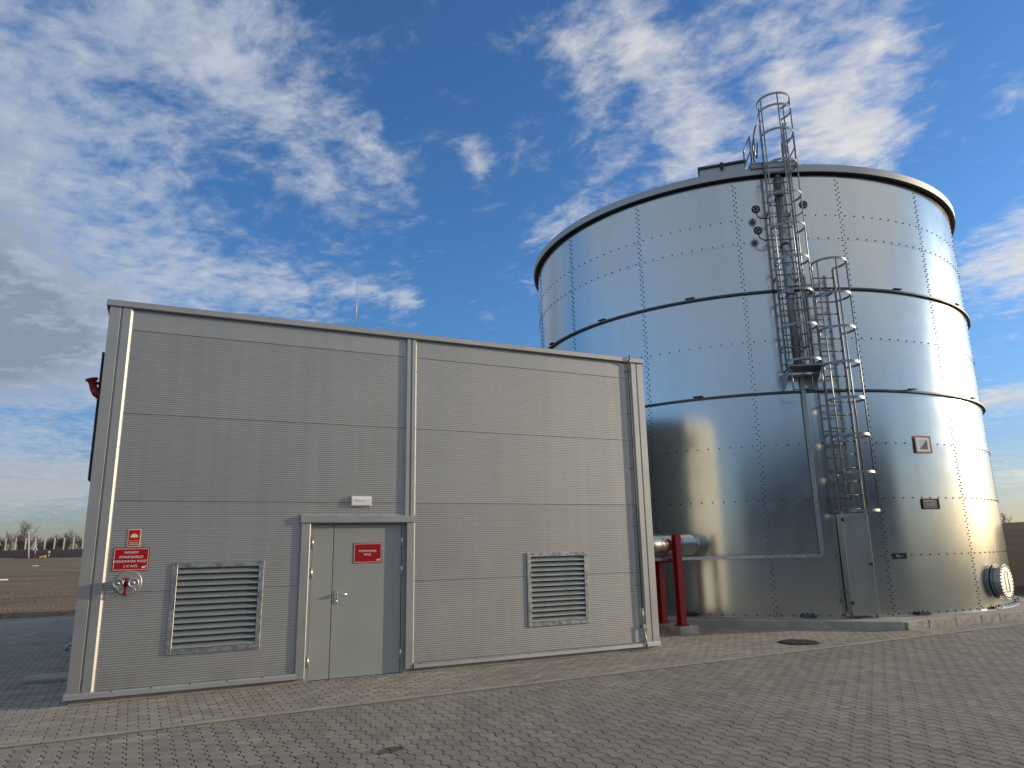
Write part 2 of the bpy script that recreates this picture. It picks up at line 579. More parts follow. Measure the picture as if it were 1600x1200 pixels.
M['road'] = paver_material('road_paver', (0.22, 0.198, 0.158), (0.325, 0.293, 0.236), (0.37, 0.315, 0.235), 0.55,
                           ((2.78, -3.66, 0.22, 0.12, 0.3, (0.07, 0.045, 0.025), 0.9), (0.75, -2.11, 0.45, 0.14, 0.2, (0.46, 0.37, 0.25), 0.7),
                            (1.75, -2.74, 0.22, 0.12, 0.0, (0.42, 0.32, 0.22), 0.7), (3.2, -2.6, 0.7, 0.35, 0.4, (0.34, 0.28, 0.20), 0.35), (6.2, -2.5, 0.5, 0.2, 0.0, (0.36, 0.28, 0.20), 0.3)))
M['walk'] = paver_material('walk_paver', (0.26, 0.234, 0.186), (0.40, 0.362, 0.29), (0.41, 0.355, 0.27), 0.45)
M['joint'] = worn('joint_sand', (0.024, 0.019, 0.014), (0.055, 0.043, 0.031), 4, (0.9, 1.0), 0, 0.4, 120)


def soil_material():
    m, t, b = material('field_soil', (0.1, 0.075, 0.055), 0.95)
    geo = t.node('ShaderNodeNewGeometry')
    pos = geo.outputs['Position']
    a = t.noise(t.mapping(pos, scale=(0.3, 1, 1)), 0.35, 8, 0.65)
    f = t.noise(pos, 3.0, 8, 0.7)
    c = t.mix(t.smooth(a, 0.3, 0.7), (0.155, 0.105, 0.056), (0.26, 0.18, 0.098))
    c = t.mix(t.smooth(f, 0.45, 0.75, 0, 0.6), c, (0.065, 0.045, 0.03))
    c = t.mix(t.smooth(t.noise(pos, 0.9, 5, 0.6), 0.58, 0.75, 0, 0.5), c, (0.13, 0.115, 0.06))
    t.l.new(c, b.inputs['Base Color'])
    bn = t.node('ShaderNodeBump')
    bn.inputs['Strength'].default_value = 1.0
    bn.inputs['Distance'].default_value = 0.08
    t.l.new(f, bn.inputs['Height'])
    t.l.new(bn.outputs[0], b.inputs['Normal'])
    return m


M['soil'] = soil_material()
M['bank'] = worn('bank_soil', (0.026, 0.015, 0.010), (0.045, 0.027, 0.019), 1.2, (0.92, 1.0), 0, 0.8, 5)
M['asphalt'] = worn('asphalt', (0.16, 0.155, 0.145), (0.22, 0.21, 0.195), 0.8, (0.9, 0.95), 0, 0.5, 80)


def px(p):
    """pixel (in a 1600x1200 picture) of a point: used only to pick which pavers show largest"""
    d = Vector(p) - Vector(CAM)
    w_ = d.dot(fw)
    if w_ < 0.1:
        return None
    return (800 + 1104.3 * d.dot(r2) / w_, 600 - 1104.3 * d.dot(u2) / w_, w_)

# ------------------------------------------------------------------ ground
KA = math.atan(0.038)
K0 = Vector((0, -1.80, 0))
E1 = Vector((math.cos(KA), math.sin(KA), 0))
E2 = Vector((-math.sin(KA), math.cos(KA), 0))
TC = Vector((16.18, 5.855, 0))           # tank centre
TR = 5.993                               # tank radius
BW, BD, BH = 8.31, 9.0, 4.81             # pump house width, depth, eaves height
OCT = 6.43                               # apothem of the octagonal tank base


def K(a, b, z=0.0):
    return K0 + E1 * a + E2 * b + Vector((0, 0, z))


def in_oct(x, y, grow=0.0):
    X, Y = abs(x - TC.x), abs(y - TC.y)
    return max(X, Y, (X + Y) / math.sqrt(2)) < OCT + grow


def hsh(x, y):
    v = math.sin(x * 12.9898 + y * 78.233) * 43758.5453
    return v - math.floor(v)


def vnoise(x, y):
    i, j = math.floor(x), math.floor(y)
    u, v = x - i, y - j
    u, v = u * u * (3 - 2 * u), v * v * (3 - 2 * v)
    return (hsh(i, j) * (1 - u) + hsh(i + 1, j) * u) * (1 - v) + (hsh(i, j + 1) * (1 - u) + hsh(i + 1, j + 1) * u) * v


def terrain_z(x, y):
    s = max(0.0, y - 14.6)
    z = -0.05 + 0.0108 * min(s, 150)
    if s > 0:
        k = min(1, s / 8)
        z += 0.05 * min(1, s / 0.6) + k * (0.16 * vnoise(x * 0.35, y * 0.35) + 0.30 * vnoise(x * 0.06, y * 0.06) - 0.2) * (1 if s < 110 else max(0, 1 - (s - 110) / 30))
    return z


def axis(marks):
    o = []
    for (a, b, st) in marks:
        n = max(1, round((b - a) / st))
        o += [a + (b - a) * i / n for i in range(n)]
    return o + [marks[-1][1]]


gx = axis([(-1800, -200, 200), (-200, -40, 10), (-40, 12, 0.8), (12, 60, 6), (60, 200, 20), (200, 1800, 200)])
gy = axis([(-1800, -200, 200), (-200, -20, 30), (-20, 14.6, 5), (14.6, 40, 0.6), (40, 150, 3), (150, 300, 15), (300, 2400, 210)])
mb = MB()
mb.add([(x, y, terrain_z(x, y)) for y in gy for x in gx],
       [(j * len(gx) + i, j * len(gx) + i + 1, (j + 1) * len(gx) + i + 1, (j + 1) * len(gx) + i) for j in range(len(gy) - 1) for i in range(len(gx) - 1)], True)
struct(mb.build('ground', M['soil']))

mb = MB()
mb.quad((-60, -90, -0.03), (70, -90, -0.03), (70, -1.5, -0.03), (-60, -1.5, -0.03))
struct(mb.build('yard', M['asphalt']))

# road of double-T pavers, lying along the kerb
bed = MB()
bed.quad(K(-9, -9, -0.0055), K(30, -9, -0.0055), K(30, -0.04, -0.0055), K(-9, -0.04, -0.0055))
bed.quad(K(-9, -0.04, -0.0055), K(30, -0.04, -0.0055), K(30, 0.004, -0.0075), K(-9, 0.004, -0.0075))
road = struct(bed.build('road', M['joint']))
LX, LY = 0.125, 0.18                       # pitch across and along


def dbl_t(inset, z):
    """outline of a double-T paver about its centre: wide ends, waisted middle"""
    w0, w1 = LX / 2 + 0.013 - 0.003 - inset, LX / 2 - 0.013 - 0.003 - inset
    h = LY / 2 - 0.0024 - inset
    q0, q1 = LY / 4 + 0.012, LY / 4 - 0.012
    ys = [(-h, w0), (-q0 - 0.3 * inset, w0), (-q1 - 0.3 * inset, w1), (q1 + 0.3 * inset, w1), (q0 + 0.3 * inset, w0), (h, w0)]
    return [(x, y, z) for y, x in ys] + [(-x, y, z) for y, x in ys[::-1]]


def paver_shape(outline):
    lo, mi, hi = outline(0, -0.02), outline(0, -0.008), outline(0.0055, 0.0)
    n = len(lo)
    fs = [tuple(2 * n + i for i in range(n))]
    for i in range(n):
        j = (i + 1) % n
        fs += [(i, j, n + j, n + i), (n + i, n + j, 2 * n + j, 2 * n + i)]
    return lo + mi + hi, fs


def rect(inset, z, hx=0.1, hy=0.05):
    a, b = hx - 0.003 - inset, hy - 0.0028 - inset
    return [(-a, -b, z), (a, -b, z), (a, b, z), (-a, b, z)]


def lay(spots, shape, mat, parent, name, limit=300):
    """pavers at spots; the ones that show largest are pieces of their own, the rest one mesh"""
    vs, fs = shape
    big = []
    for i, (p, rz) in enumerate(spots):
        q = px(p)
        if q and -40 < q[0] < 1640 and 0 < q[1] < 1230:
            hidden = q[0] < 1026 and q[1] < 1101 - 0.0933 * max(0, q[0] - 105) and q[0] > 105
            if not hidden:
                big.append((q[2], i))
    big.sort()
    single = set(i for _, i in big[:limit])
    me = bpy.data.meshes.new(name)
    me.from_pydata(vs, [], fs)
    me.materials.append(mat)
    rest = MB()
    rr = random.Random(3)
    for i, (p, rz) in enumerate(spots):
        tx, ty, dzz = rr.gauss(0, 0.0035), rr.gauss(0, 0.0035), rr.gauss(0, 0.0009)
        mat4 = Matrix.Translation(Vector(p) + Vector((0, 0, dzz))) @ Matrix.Rotation(rz + rr.gauss(0, 0.004), 4, 'Z') @ Matrix.Rotation(tx, 4, 'X') @ Matrix.Rotation(ty, 4, 'Y')
        if i in single:
            o = link(name, me, parent)
            o.matrix_world = mat4
        else:
            rest.add([mat4 @ Vector(v) for v in vs], fs)
    struct(rest.build(name + '_field', mat, parent), 'stuff')


spots = []
for i in range(int(-4.5 / LX), int(22 / LX)):
    for j in range(0, 33):
        b = -0.055 - LY / 2 - j * LY - (LY / 2 if i % 2 else 0)
        spots.append((K(i * LX, b), KA))
lay(spots, paver_shape(dbl_t), M['road'], road, 'paver')
# half stones closing the staggered edge at the kerb
half = MB()
for i in range(int(-4.5 / LX), int(22 / LX)):
    if i % 2:
        c = K(i * LX, -0.055 - LY / 4)
        half.add([Matrix.Translation(c) @ (Matrix.Rotation(KA, 4, 'Z') @ Vector((v[0] * 0.93, v[1] * 0.9, v[2]))) for v in paver_shape(lambda s, z: rect(s, z, 0.0825, 0.05))[0]], paver_shape(lambda s, z: rect(s, z, 0.0825, 0.05))[1])
struct(half.build('half_paver_row', M['road'], road), 'stuff')

# footpath of rectangular pavers
bed = MB()
bed.quad(K(-9, 0.08, -0.0055), K(34, 0.08, -0.0055), K(34, 4.6, -0.0055), K(-9, 4.6, -0.0055))
bed.quad(K(-9, 4.6, -0.0055), K(0.8, 4.6, -0.0055), K(0.8, 16.25, -0.0055), K(-9, 16.25, -0.0055))
walk = struct(bed.build('footpath', M['joint']))
spots = []
for j in range(0, 163):
    for i in range(-24, 160):
        a, b = i * 0.2 + (0.1 if j % 2 else 0), 0.135 + j * 0.1
        p = K(a, b)
        if 0.06 < p.x < BW - 0.06 and p.y > 0.10:
            continue
        if p.x > BW and p.y > 3.4:
            continue
        if in_oct(p.x, p.y, -0.05):
            continue
        if p.x > 25 or (p.y > 1.5 and p.x > 20):
            continue
        spots.append((p, KA))
lay(spots, paver_shape(rect), M['walk'], walk, 'paver')

# kerb stones between road and footpath
kerb = MB()
kerb.quad(K(-9, 0, -0.02), K(30, 0, -0.02), K(30, 0.08, -0.02), K(-9, 0.08, -0.02))
kerb = struct(kerb.build('kerb', M['joint']))
ks = MB().bbox(0.0012, 0.9988, 0.004, 0.076, -0.1, 0.010, 0.006).mesh('kerb_stone', M['kerb'])
for i in range(-7, 28):
    o = link('kerb_stone', ks, kerb, K(i, 0, random.uniform(-0.003, 0.004)), KA + random.uniform(-0.003, 0.003))
# edge stones where the paving ends at the field
edge = MB().bbox(0.004, 0.996, 0, 0.08, -0.1, 0.02, 0.008).mesh('edge_stone', M['kerb'])
for i in range(-9, 1):
    link('edge_stone', edge, kerb, (i - 0.2, 14.5 + i * 0.03, 0), 0.03)

# grit gathered in the kerb groove and along the foot of the wall
m_ = MB()
rg = random.Random(9)
for i in range(1500):
    if i % 3:
        p = K(rg.uniform(-4, 18), -0.028 + rg.gauss(0, 0.016), -0.004)
    else:
        p = Vector((rg.uniform(0, 8.3), -0.03 - abs(rg.gauss(0, 0.05)), 0.0))
    q = rg.uniform(0.003, 0.011)
    vs = [(p.x + q * rg.uniform(0.6, 1.4) * a, p.y + q * rg.uniform(0.6, 1.4) * b, p.z + q * c) for a, b, c in ((1, 0, 0), (0, 1, 0), (-1, 0, 0), (0, -1, 0), (0.1, 0, 0.8))]
    m_.add(vs, ((0, 1, 4), (1, 2, 4), (2, 3, 4), (3, 0, 4)))
struct(m_.build('grit', M['soil']), 'stuff')

# ------------------------------------------------------------------ pump house
PZ = [4.5256, 3.4256, 2.3256, 1.2256, 0.1256]
house = thing('pump_house', 'grey panel-clad pump house with a flat roof, door and two louvres', 'building')
DOOR = (2.66, 3.995, 0.0, 2.055)
LV = [(1.005, 2.055, 0.487, 1.540), (5.955, 6.992, 0.505, 1.560)]


def ribbed(x0, x1, z0, z1, holes=(), pitch=0.0275, depth=0.0018, plain=False):
    """one sandwich panel: a fine-ribbed skin with rolled edges, openings left out"""
    m_ = MB()
    zs = [(z0 - JG, 0.010), (z0, 0.010), (z0 + 0.002, 0.002), (z0 + 0.005, 0.0)]
    n = 1 if plain else int((z1 - z0 - 0.03) / pitch)
    st = (z1 - z0 - 0.03) / n
    z = z0 + 0.015
    for i in range(n):
        if not plain:
            zs += [(z + st * 0.12, 0.0), (z + st * 0.30, depth), (z + st * 0.62, depth), (z + st * 0.80, 0.0)]
        z += st
    zs += [(z1 - 0.005, 0.0), (z1 - 0.002, 0.002), (z1, 0.010)]
    for h in holes:
        zs2 = []
        for a, b in zip(zs, zs[1:]):
            zs2.append(a)
            for cut in (h[2], h[3]):
                if a[0] < cut < b[0]:
                    k = (cut - a[0]) / (b[0] - a[0])
                    zs2.append((cut, a[1] + (b[1] - a[1]) * k))
        zs = zs2 + [zs[-1]]
    for (za, ya), (zb, yb) in zip(zs, zs[1:]):
        zm = (za + zb) / 2
        segs = [(x0, x1)]
        for h in holes:
            if h[2] <= zm <= h[3]:
                new = []
                for (a, b) in segs:
                    if h[1] <= a or h[0] >= b:
                        new.append((a, b))
                    else:
                        if h[0] > a:
                            new.append((a, h[0]))
                        if h[1] < b:
                            new.append((h[1], b))
                segs = new
        for (a, b) in segs:
            m_.quad((a, ya, za), (b, ya, za), (b, yb, zb), (a, yb, zb))
    return m_


JG = 0.003
rows = [(0.1256, 1.2256), (1.2256, 2.3256), (2.3256, 3.4256), (3.4256, 4.5256), (4.5256, 4.83)]
for (a, b) in ((0.262, 3.972), (4.12, 8.05)):
    for k, (z0, z1) in enumerate(rows):
        hs_ = [h for h in LV + [DOOR] if h[0] < b and h[1] > a and h[2] < z1 and h[3] > z0]
        ribbed(a, b, z0 + JG / 2, z1 - JG / 2, hs_, plain=(k == 4)).build('wall_panel', M['panel'], house)
# side and rear walls, panel by panel
for k, (z0, z1) in enumerate(rows):
    o = ribbed(0.15, BD - 0.15, z0 + JG / 2, z1 - JG / 2).build('wall_panel', M['panel'], house)
    o.location, o.rotation_euler[2] = (BW, 0, 0), R_(90)
    o = ribbed(0.15, BD - 0.15, z0 + JG / 2, z1 - JG / 2).build('wall_panel', M['panel'], house)
    o.location, o.rotation_euler[2] = (0, BD, 0), R_(-90)
    o = ribbed(0.15, BW - 0.15, z0 + JG / 2, z1 - JG / 2).build('wall_panel', M['panel'], house)
    o.location, o.rotation_euler[2] = (BW, BD, 0), R_(180)
MB().box(0.11, BW - 0.11, 0.11, BD - 0.11, 0.02, 4.80).build('wall_core', M['core'], house)
MB().box(0.015, 2.66, 0.012, 0.4, -0.1, 0.10).box(3.995, BW - 0.015, 0.012, 0.4, -0.1, 0.10).box(0.015, 0.4, 0.4, BD - 0.015, -0.1, 0.10).box(BW - 0.4, BW - 0.015, 0.4, BD - 0.015, -0.1, 0.10).build('foundation', M['concrete'], house)
# folded metal trims
CORNER = [(-0.006, 0.16), (-0.006, -0.036), (0.118, -0.036), (0.130, -0.016), (0.140, -0.016), (0.146, -0.036), (0.238, -0.036), (0.262, -0.006), (0.274, -0.003)]
MB().extrude_z(CORNER, 0.118, 4.815).build('corner_trim', M['trim'], house)
MB().extrude_z([(BW - x, y) for x, y in CORNER][::-1], 0.118, 4.815).build('corner_trim', M['trim'], house)
for sx in (0, 1):
    o = MB().extrude_z([(-0.006, -0.0), (-0.006, -0.006), (0.13, -0.006), (0.16, 0.0)] if sx == 0 else [(-0.16, 0), (-0.13, -0.006), (0.006, -0.006), (0.006, 0.0)], 0.118, 4.81).build('corner_trim', M['trim'], house)
    o.location, o.rotation_euler[2] = ((BW if sx == 0 else 0), BD, 0), R_(180)
MB().extrude_z([(3.950, -0.003), (3.962, -0.005), (3.978, -0.032), (4.028, -0.032), (4.033, -0.010), (4.052, -0.010), (4.058, -0.032), (4.110, -0.032), (4.124, -0.006), (4.136, -0.003)], 2.13, 4.815).build('cover_trim', M['trim'], house)
for xa, xb in ((-0.035, 2.535), (4.128, BW - 0.30), (BW - 0.298, BW + 0.02)):
    zo = -0.004 if xb > 8.2 else 0.0
    MB().extrude_x([(0.0, 0.128), (-0.010 if xb < 8.2 and xa > 0 else -0.0375, 0.126), (-0.042, 0.108 + zo), (-0.048, 0.060 + zo), (-0.040, 0.056 + zo), (0.0, 0.058 + zo)], xa, xb).build('base_trim', M['trim'], house)
MB().box(-0.036, -0.002, 0, BD, 0.058, 0.128).build('base_trim', M['trim'], house)
MB().box(BW + 0.002, BW + 0.036, 0.001, BD, 0.058, 0.128).build('base_trim', M['trim'], house)
# roof edge: fascia lengths with open seams, and the roof behind them
FP = [(0.10, 4.905), (-0.050, 4.900), (-0.062, 4.892), (-0.062, 4.822), (-0.052, 4.812), (-0.030, 4.816), (0.0, 4.82)]
for xa, xb in ((-0.045, 1.98), (1.984, 3.775), (3.779, 5.9), (5.904, BW - 0.27), (BW - 0.266, BW + 0.02)):
    MB().extrude_x(FP, xa, xb, False).build('roof_fascia', M['trim'], house)
MB().box(-0.05, 0.0, 0.101, BD + 0.05, 4.815, 4.904).box(BW, BW + 0.05, 0.101, BD + 0.05, 4.815, 4.904).box(0.0, BW, BD, BD + 0.05, 4.815, 4.904).add(((-0.045, -0.055, 4.815), (-0.045, 0.101, 4.815), (-0.045, 0.101, 4.904), (-0.045, -0.055, 4.9)), ((0, 1, 2, 3),)).build('roof_edge', M['trim'], house)
MB().box(0.0, BW, 0.1, BD, 4.80, 4.84).build('roof', M['galv_dull'], house)
# rivets
rv = MB()


def rivet(m_, p, n, r=0.006, h=0.004):
    m_.lathe([(r, 0), (r, h * 0.6), (r * 0.55, h), (0.0001, h)], 6, frame_to(p, n), False)


for k in range(19):
    x = 0.45 + k * 0.42
    if not 2.5 < x < 4.2:
        rivet(rv, (x, -0.0385 if x > 0 else -0.04, 0.1185), (0, -1, 0.3), 0.009, 0.008)
for k in range(11):
    z = 0.35 + k * 0.44
    rivet(rv, (0.268, -0.004, z), (0.3, -1, 0))
    rivet(rv, (3.956, -0.003, z) if z > 2.2 else (2.53, 0, z), (-0.3, -1, 0))
    rivet(rv, (4.130, -0.003, z), (0.3, -1, 0))
for k in range(5):
    rivet(rv, (2.68 + k * 0.31, -0.004, 2.165), (0, -1, 0.2), 0.008)
struct(rv.build('rivets', M['bolt'], house), 'stuff')
# door surround
MB().extrude_x([(0.0, 2.168), (-0.008, 2.160), (-0.010, 2.146), (-0.052, 2.140), (-0.052, 2.052), (-0.036, 2.050), (0.045, 2.056), (0.1, 2.056), (0.1, 2.166)], 2.512, 4.150).build('lintel', M['trim'], house)
MB().extrude_z([(2.520, -0.003), (2.532, -0.030), (2.642, -0.030), (2.648, -0.026), (2.648, 0.09)], 0.055, 2.052).build('jamb_trim', M['trim'], house)
MB().extrude_z([(4.008, 0.10), (4.008, -0.026), (4.012, -0.030), (4.112, -0.030), (4.124, -0.006), (4.136, -0.003)], 0.055, 2.052).build('jamb_trim', M['trim'], house)
door = MB().box(2.646, 2.692, 0.032, 0.10, 0.0, 2.056).box(3.958, 4.010, 0.040, 0.10, 0.0, 2.056).box(2.692, 3.958, 0.040, 0.10, 2.030, 2.056).build('door', M['door'], house)
door['label'] = 'grey steel double door with one narrow leaf and a lever handle'
MB().bbox(2.698, 2.974, 0.047, 0.10, 0.012, 2.024, 0.003).build('door_leaf', M['door'], door)
MB().bbox(2.984, 3.950, 0.047, 0.10, 0.012, 2.024, 0.003).build('door_leaf', M['door'], door)
hd = MB().bbox(3.022, 3.062, 0.038, 0.050, 0.96, 1.14, 0.006)
hd.tube([(3.042, 0.045, 1.09), (3.042, 0.0, 1.09), (3.052, -0.010, 1.09), (3.18, -0.012, 1.088)], 0.010, 8)
hd.lathe([(0.014, 0), (0.014, 0.008), (0.001, 0.008)], 10, frame_to((3.042, 0.038, 1.0), (0, -1, 0)))
hd.build('handle', M['steel'], door)
for xh in (2.694, 3.955):
    for zh in (0.25, 1.38, 1.78):
        MB().tube([(xh, 0.030, zh - 0.07), (xh, 0.030, zh + 0.07)], 0.011, 8).bbox(xh - 0.018, xh + 0.018, 0.034, 0.046, zh - 0.06, zh + 0.06, 0.002).build('hinge', M['steel'], door)
MB().box(2.66, 3.99, 0.0, 0.1, -0.02, 0.006).build('threshold', M['galv_dull'], house)
# ventilation louvres
for (x0, x1, z0, z1) in LV:
    w_ = 0.042
    fr = MB()
    fr.bbox(x0 - 0.02, x0 + w_, -0.018, 0.075, z0 - 0.02, z1 + 0.02, 0.003).bbox(x1 - w_, x1 + 0.02, -0.018, 0.075, z0 - 0.02, z1 + 0.02, 0.003)
    fr.bbox(x0 + w_ + 0.0005, x1 - w_ - 0.0005, -0.017, 0.075, z0 - 0.02, z0 + w_, 0.003).bbox(x0 + w_ + 0.0005, x1 - w_ - 0.0005, -0.017, 0.075, z1 - w_, z1 + 0.02, 0.003)
    lou = fr.build('louvre', M['galv'], house)
    MB().box(x0 + 0.03, x1 - 0.03, 0.085, 0.095, z0 + 0.03, z1 - 0.03).build('back_plate', M['black'], lou)
    n = 13
    st = (z1 - z0 - 2 * w_) / n
    sl = MB()
    pr = [(-0.008, -0.018), (-0.013, -0.016), (-0.013, -0.001), (-0.008, 0.004), (0.046, 0.054), (0.049, 0.051), (-0.003, 0.000), (-0.008, -0.004)]
    sl.extrude_x(pr, x0 + w_ + 0.001, x1 - w_ - 0.001)
    sme = sl.mesh('slat', M['slat'])
    for k in range(n):
        o = link('slat', sme, lou, (0, 0, z0 + w_ + st * (k + 0.30)))
        o.rotation_euler[0] = random.uniform(-0.01, 0.01)

# ------------------------------------------------------------------ things on the pump house


def text_mesh(body, size, mat, parent, place, name='lettering', bold=0.0):
    """flat raised lettering; place: 4x4 with x right, y up, z out"""
    cu = bpy.data.curves.new(name, 'FONT')
    cu.body = body
    cu.size = size
    cu.align_x = 'CENTER'
    cu.align_y = 'CENTER'
    cu.offset = bold
    cu.extrude = 0.0006
    cu.resolution_u = 3
    tmp = bpy.data.objects.new('tmp', cu)
    col.objects.link(tmp)
    dg = bpy.context.evaluated_depsgraph_get()
    me = bpy.data.meshes.new_from_object(tmp.evaluated_get(dg))
    bpy.data.objects.remove(tmp)
    me.transform(place)
    me.materials.clear()
    me.materials.append(mat)
    return link(name, me, parent)


def wall_frame(x, y, z):
    """facing -y"""
    return Matrix(((1, 0, 0, x), (0, 0, -1, y), (0, 1, 0, z), (0, 0, 0, 1)))


def border(m_, x0, x1, z0, z1, y, w_):
    m_.box(x0, x1, y - 0.0012, y, z0, z0 + w_).box(x0, x1, y - 0.0012, y, z1 - w_, z1).box(x0, x0 + w_, y - 0.0012, y, z0 + w_, z1 - w_).box(x1 - w_, x1, y - 0.0012, y, z0 + w_, z1 - w_)
    return m_


def emblem(x, y, z, s, parent):
    """small white leaf-like mark with a tail"""
    pts = []
    for k in range(16):
        a = 2 * math.pi * k / 16
        pts.append((x + s * math.cos(a), y, z + s * 0.52 * math.sin(a)))
    m_ = MB().add(pts, (tuple(range(16))[::1],))
    m_.add([(x + s * 0.7, y, z + s * 0.1), (x + s * 1.5, y, z + s * 0.5), (x + s * 1.35, y, z + s * 0.95), (x + s * 0.4, y, z + s * 0.45)], ((0, 1, 2, 3),))
    o = m_.build('emblem', M['white'], parent)
    return o


def red_sign(x0, x1, z0, z1, y, lines, size, lz, label):
    s = thing('wall_sign', label, 'sign', ((x0 + x1) / 2, y, z0), 'red signs on the pump house')
    cx_, w_ = (x0 + x1) / 2, (x1 - x0) / 2
    MB().bbox(-w_, w_, -0.004, 0, 0, z1 - z0, 0.001).build('plate', M['signred'], s)
    border(MB(), -w_ + 0.012, w_ - 0.012, 0.012, z1 - z0 - 0.012, -0.0042, 0.005).build('border', M['white'], s)
    for t_, z in zip(lines, lz):
        text_mesh(t_, size, M['white'], s, wall_frame(0, -0.0048, z), 'lettering', 0.0003)
    emblem(w_ - 0.055, -0.0055, 0.042, 0.022, s)
    return s


red_sign(0.319, 0.714, 1.479, 1.756, -0.003, ['NASADY', 'AWARYJNEGO', 'PODAWANIA WODY', '2 X W75'], 0.040, [0.220, 0.165, 0.113, 0.055],
         'wide dark red sign with four lines of white lettering above the twin hose inlets')
red_sign(3.258, 3.665, 1.492, 1.770, 0.046, ['POMPOWNIA', 'PPOŻ.'], 0.040, [0.165, 0.115], 'dark red sign with two lines of white lettering on the grey door')
s = thing('wall_sign', 'small upright bright red sign with a cream half disc above the wider red sign', 'sign', (0.5285, -0.003, 1.768), 'red signs on the pump house')
MB().bbox(-0.0705, 0.0705, -0.004, 0, 0, 0.21, 0.001).build('plate', M['cream'], s)
MB().box(-0.062, 0.062, -0.0052, -0.004, 0.076, 0.202).box(-0.062, 0.062, -0.0052, -0.004, 0.008, 0.072).build('red_field', M['signred2'], s)
MB().add([(0.042 * math.cos(math.pi * k / 14), -0.0060, 0.112 + 0.044 * math.sin(math.pi * k / 14)) for k in range(15)], (tuple(range(15)),)).build('half_disc', M['cream'], s)
pr = MB()
for (z, w_) in ((0.048, 0.094), (0.028, 0.105)):
    x = -w_ / 2
    while x < w_ / 2:
        d = random.uniform(0.004, 0.011)
        pr.box(x, x + d, -0.0060, -0.0052, z - 0.005, z + 0.005)
        x += d + 0.0035
pr.build('small_print', M['cream'], s)

# twin hose inlets
s = thing('hose_inlet', 'red twin fire hose inlet with two grey capped couplings on round plate', 'hose inlet', (0.49, 0, 1.34))
MB().lathe([(0.001, 0.010), (0.140, 0.010), (0.146, 0.006), (0.146, 0.0)], 36, frame_to((0.025, 0.0, 0), (0, -1, 0)), False).build('back_plate', M['trim'], s)
MB().lathe([(0.050, 0.0), (0.045, 0.05), (0.05, 0.06)], 16, frame_to((0, -0.005, 0.01), (0, -1, 0))).tube([(-0.075, -0.085, 0), (-0.03, -0.055, 0.012), (0, -0.05, 0.015), (0.03, -0.055, 0.012), (0.075, -0.085, 0)], 0.042, 12).tube([(0, -0.06, 0.0), (0, -0.07, -0.07), (-0.003, -0.072, -0.13)], 0.013, 8).bbox(-0.02, 0.018, -0.085, -0.055, -0.145, -0.105, 0.004).build('body', M['red'], s)
for sx in (-1, 1):
    c = MB().lathe([(0.048, 0.0), (0.058, 0.01), (0.058, 0.04), (0.052, 0.046), (0.052, 0.060), (0.062, 0.062), (0.062, 0.085), (0.056, 0.092), (0.044, 0.092), (0.042, 0.084), (0.018, 0.084), (0.016, 0.094), (0.001, 0.094)], 20, frame_to((sx * 0.078, -0.080, 0.0), (sx * 0.05, -1, 0))).build('coupling_cap', M['galv'], s)
    lug = MB()
    for a in (0.5, 2.6, 4.7):
        x, z = sx * 0.082 + 0.062 * math.cos(a), 0.062 * math.sin(a)
        lug.bbox(x - 0.012, x + 0.012, -0.165, -0.142, z - 0.009, z + 0.009, 0.003)
    lug.build('lug', M['galv_dull'], c)
    ch = [(sx * 0.082 + 0.01, -0.17, -0.05), (sx * 0.12, -0.14, -0.10), (sx * 0.09, -0.06, -0.13), (sx * 0.04, -0.02, -0.10)]
    MB().tube(ch, 0.0035, 5).build('chain', M['steel'], s)

# lamp over the door
s = thing('bulkhead_lamp', 'white rectangular bulkhead lamp on the wall above the door', 'lamp', (3.335, 0, 2.345))
MB().bbox(-0.145, 0.145, -0.020, 0, -0.072, 0.072, 0.006).build('housing', M['plastic'], s)
MB().extrude_x([(-0.0205, -0.064), (-0.0205, 0.064), (-0.038, 0.056), (-0.046, 0.03), (-0.046, -0.052), (-0.040, -0.062)][::-1], -0.134, 0.134).build('diffuser', M['lens'], s)
MB().box(-0.09, 0.05, -0.0475, -0.0463, -0.004, 0.010).box(-0.09, -0.05, -0.0475, -0.0463, 0.011, 0.024).build('print', M['signgrey'], s)

# lightning conductor down the right corner
s = thing('lightning_conductor', 'thin lightning conductor wire clipped along the right corner of pump house', 'conductor', (8.012, 0, 0))
MB().tube([(0.0, -0.034, 0.66), (0, -0.034, 2.6), (0, -0.034, 4.77), (0.0, -0.085, 4.86), (0.0, -0.08, 4.93)], 0.012, 6).build('wire', M['ring'], s)
for z in (1.02, 1.98, 2.95, 3.9, 4.66):
    MB().tube([(-0.09, 0.0, z - 0.012), (0.0, -0.034, z)], 0.003, 5).bbox(-0.024, 0.014, -0.044, -0.026, z - 0.010, z + 0.010, 0.003).build('clip', M['bolt'], s)
MB().bbox(-0.018, 0.026, -0.052, -0.012, 0.34, 0.40, 0.004).tube([(0.0, -0.034, 0.39), (0.0, -0.034, 0.68)], 0.011, 6).build('test_joint', M['galv'], s)
MB().tube([(0.004, -0.045, 0.35), (0.03, -0.052, 0.16), (0.045, -0.06, 0.02)], 0.010, 6).build('earth_strip', M['galv'], s)
# lightning rod on the roof
s = thing('lightning_rod', 'thin bare rod standing up from the pump house roof', 'rod', (3.255, 0.3, 4.84))
MB().tube([(0, 0, 0), (0, 0, 1.02)], 0.006, 6, 0.003).build('rod', M['galv'], s)
MB().bbox(-0.08, 0.08, -0.08, 0.08, 0, 0.03, 0.004).build('foot', M['concrete'], s)

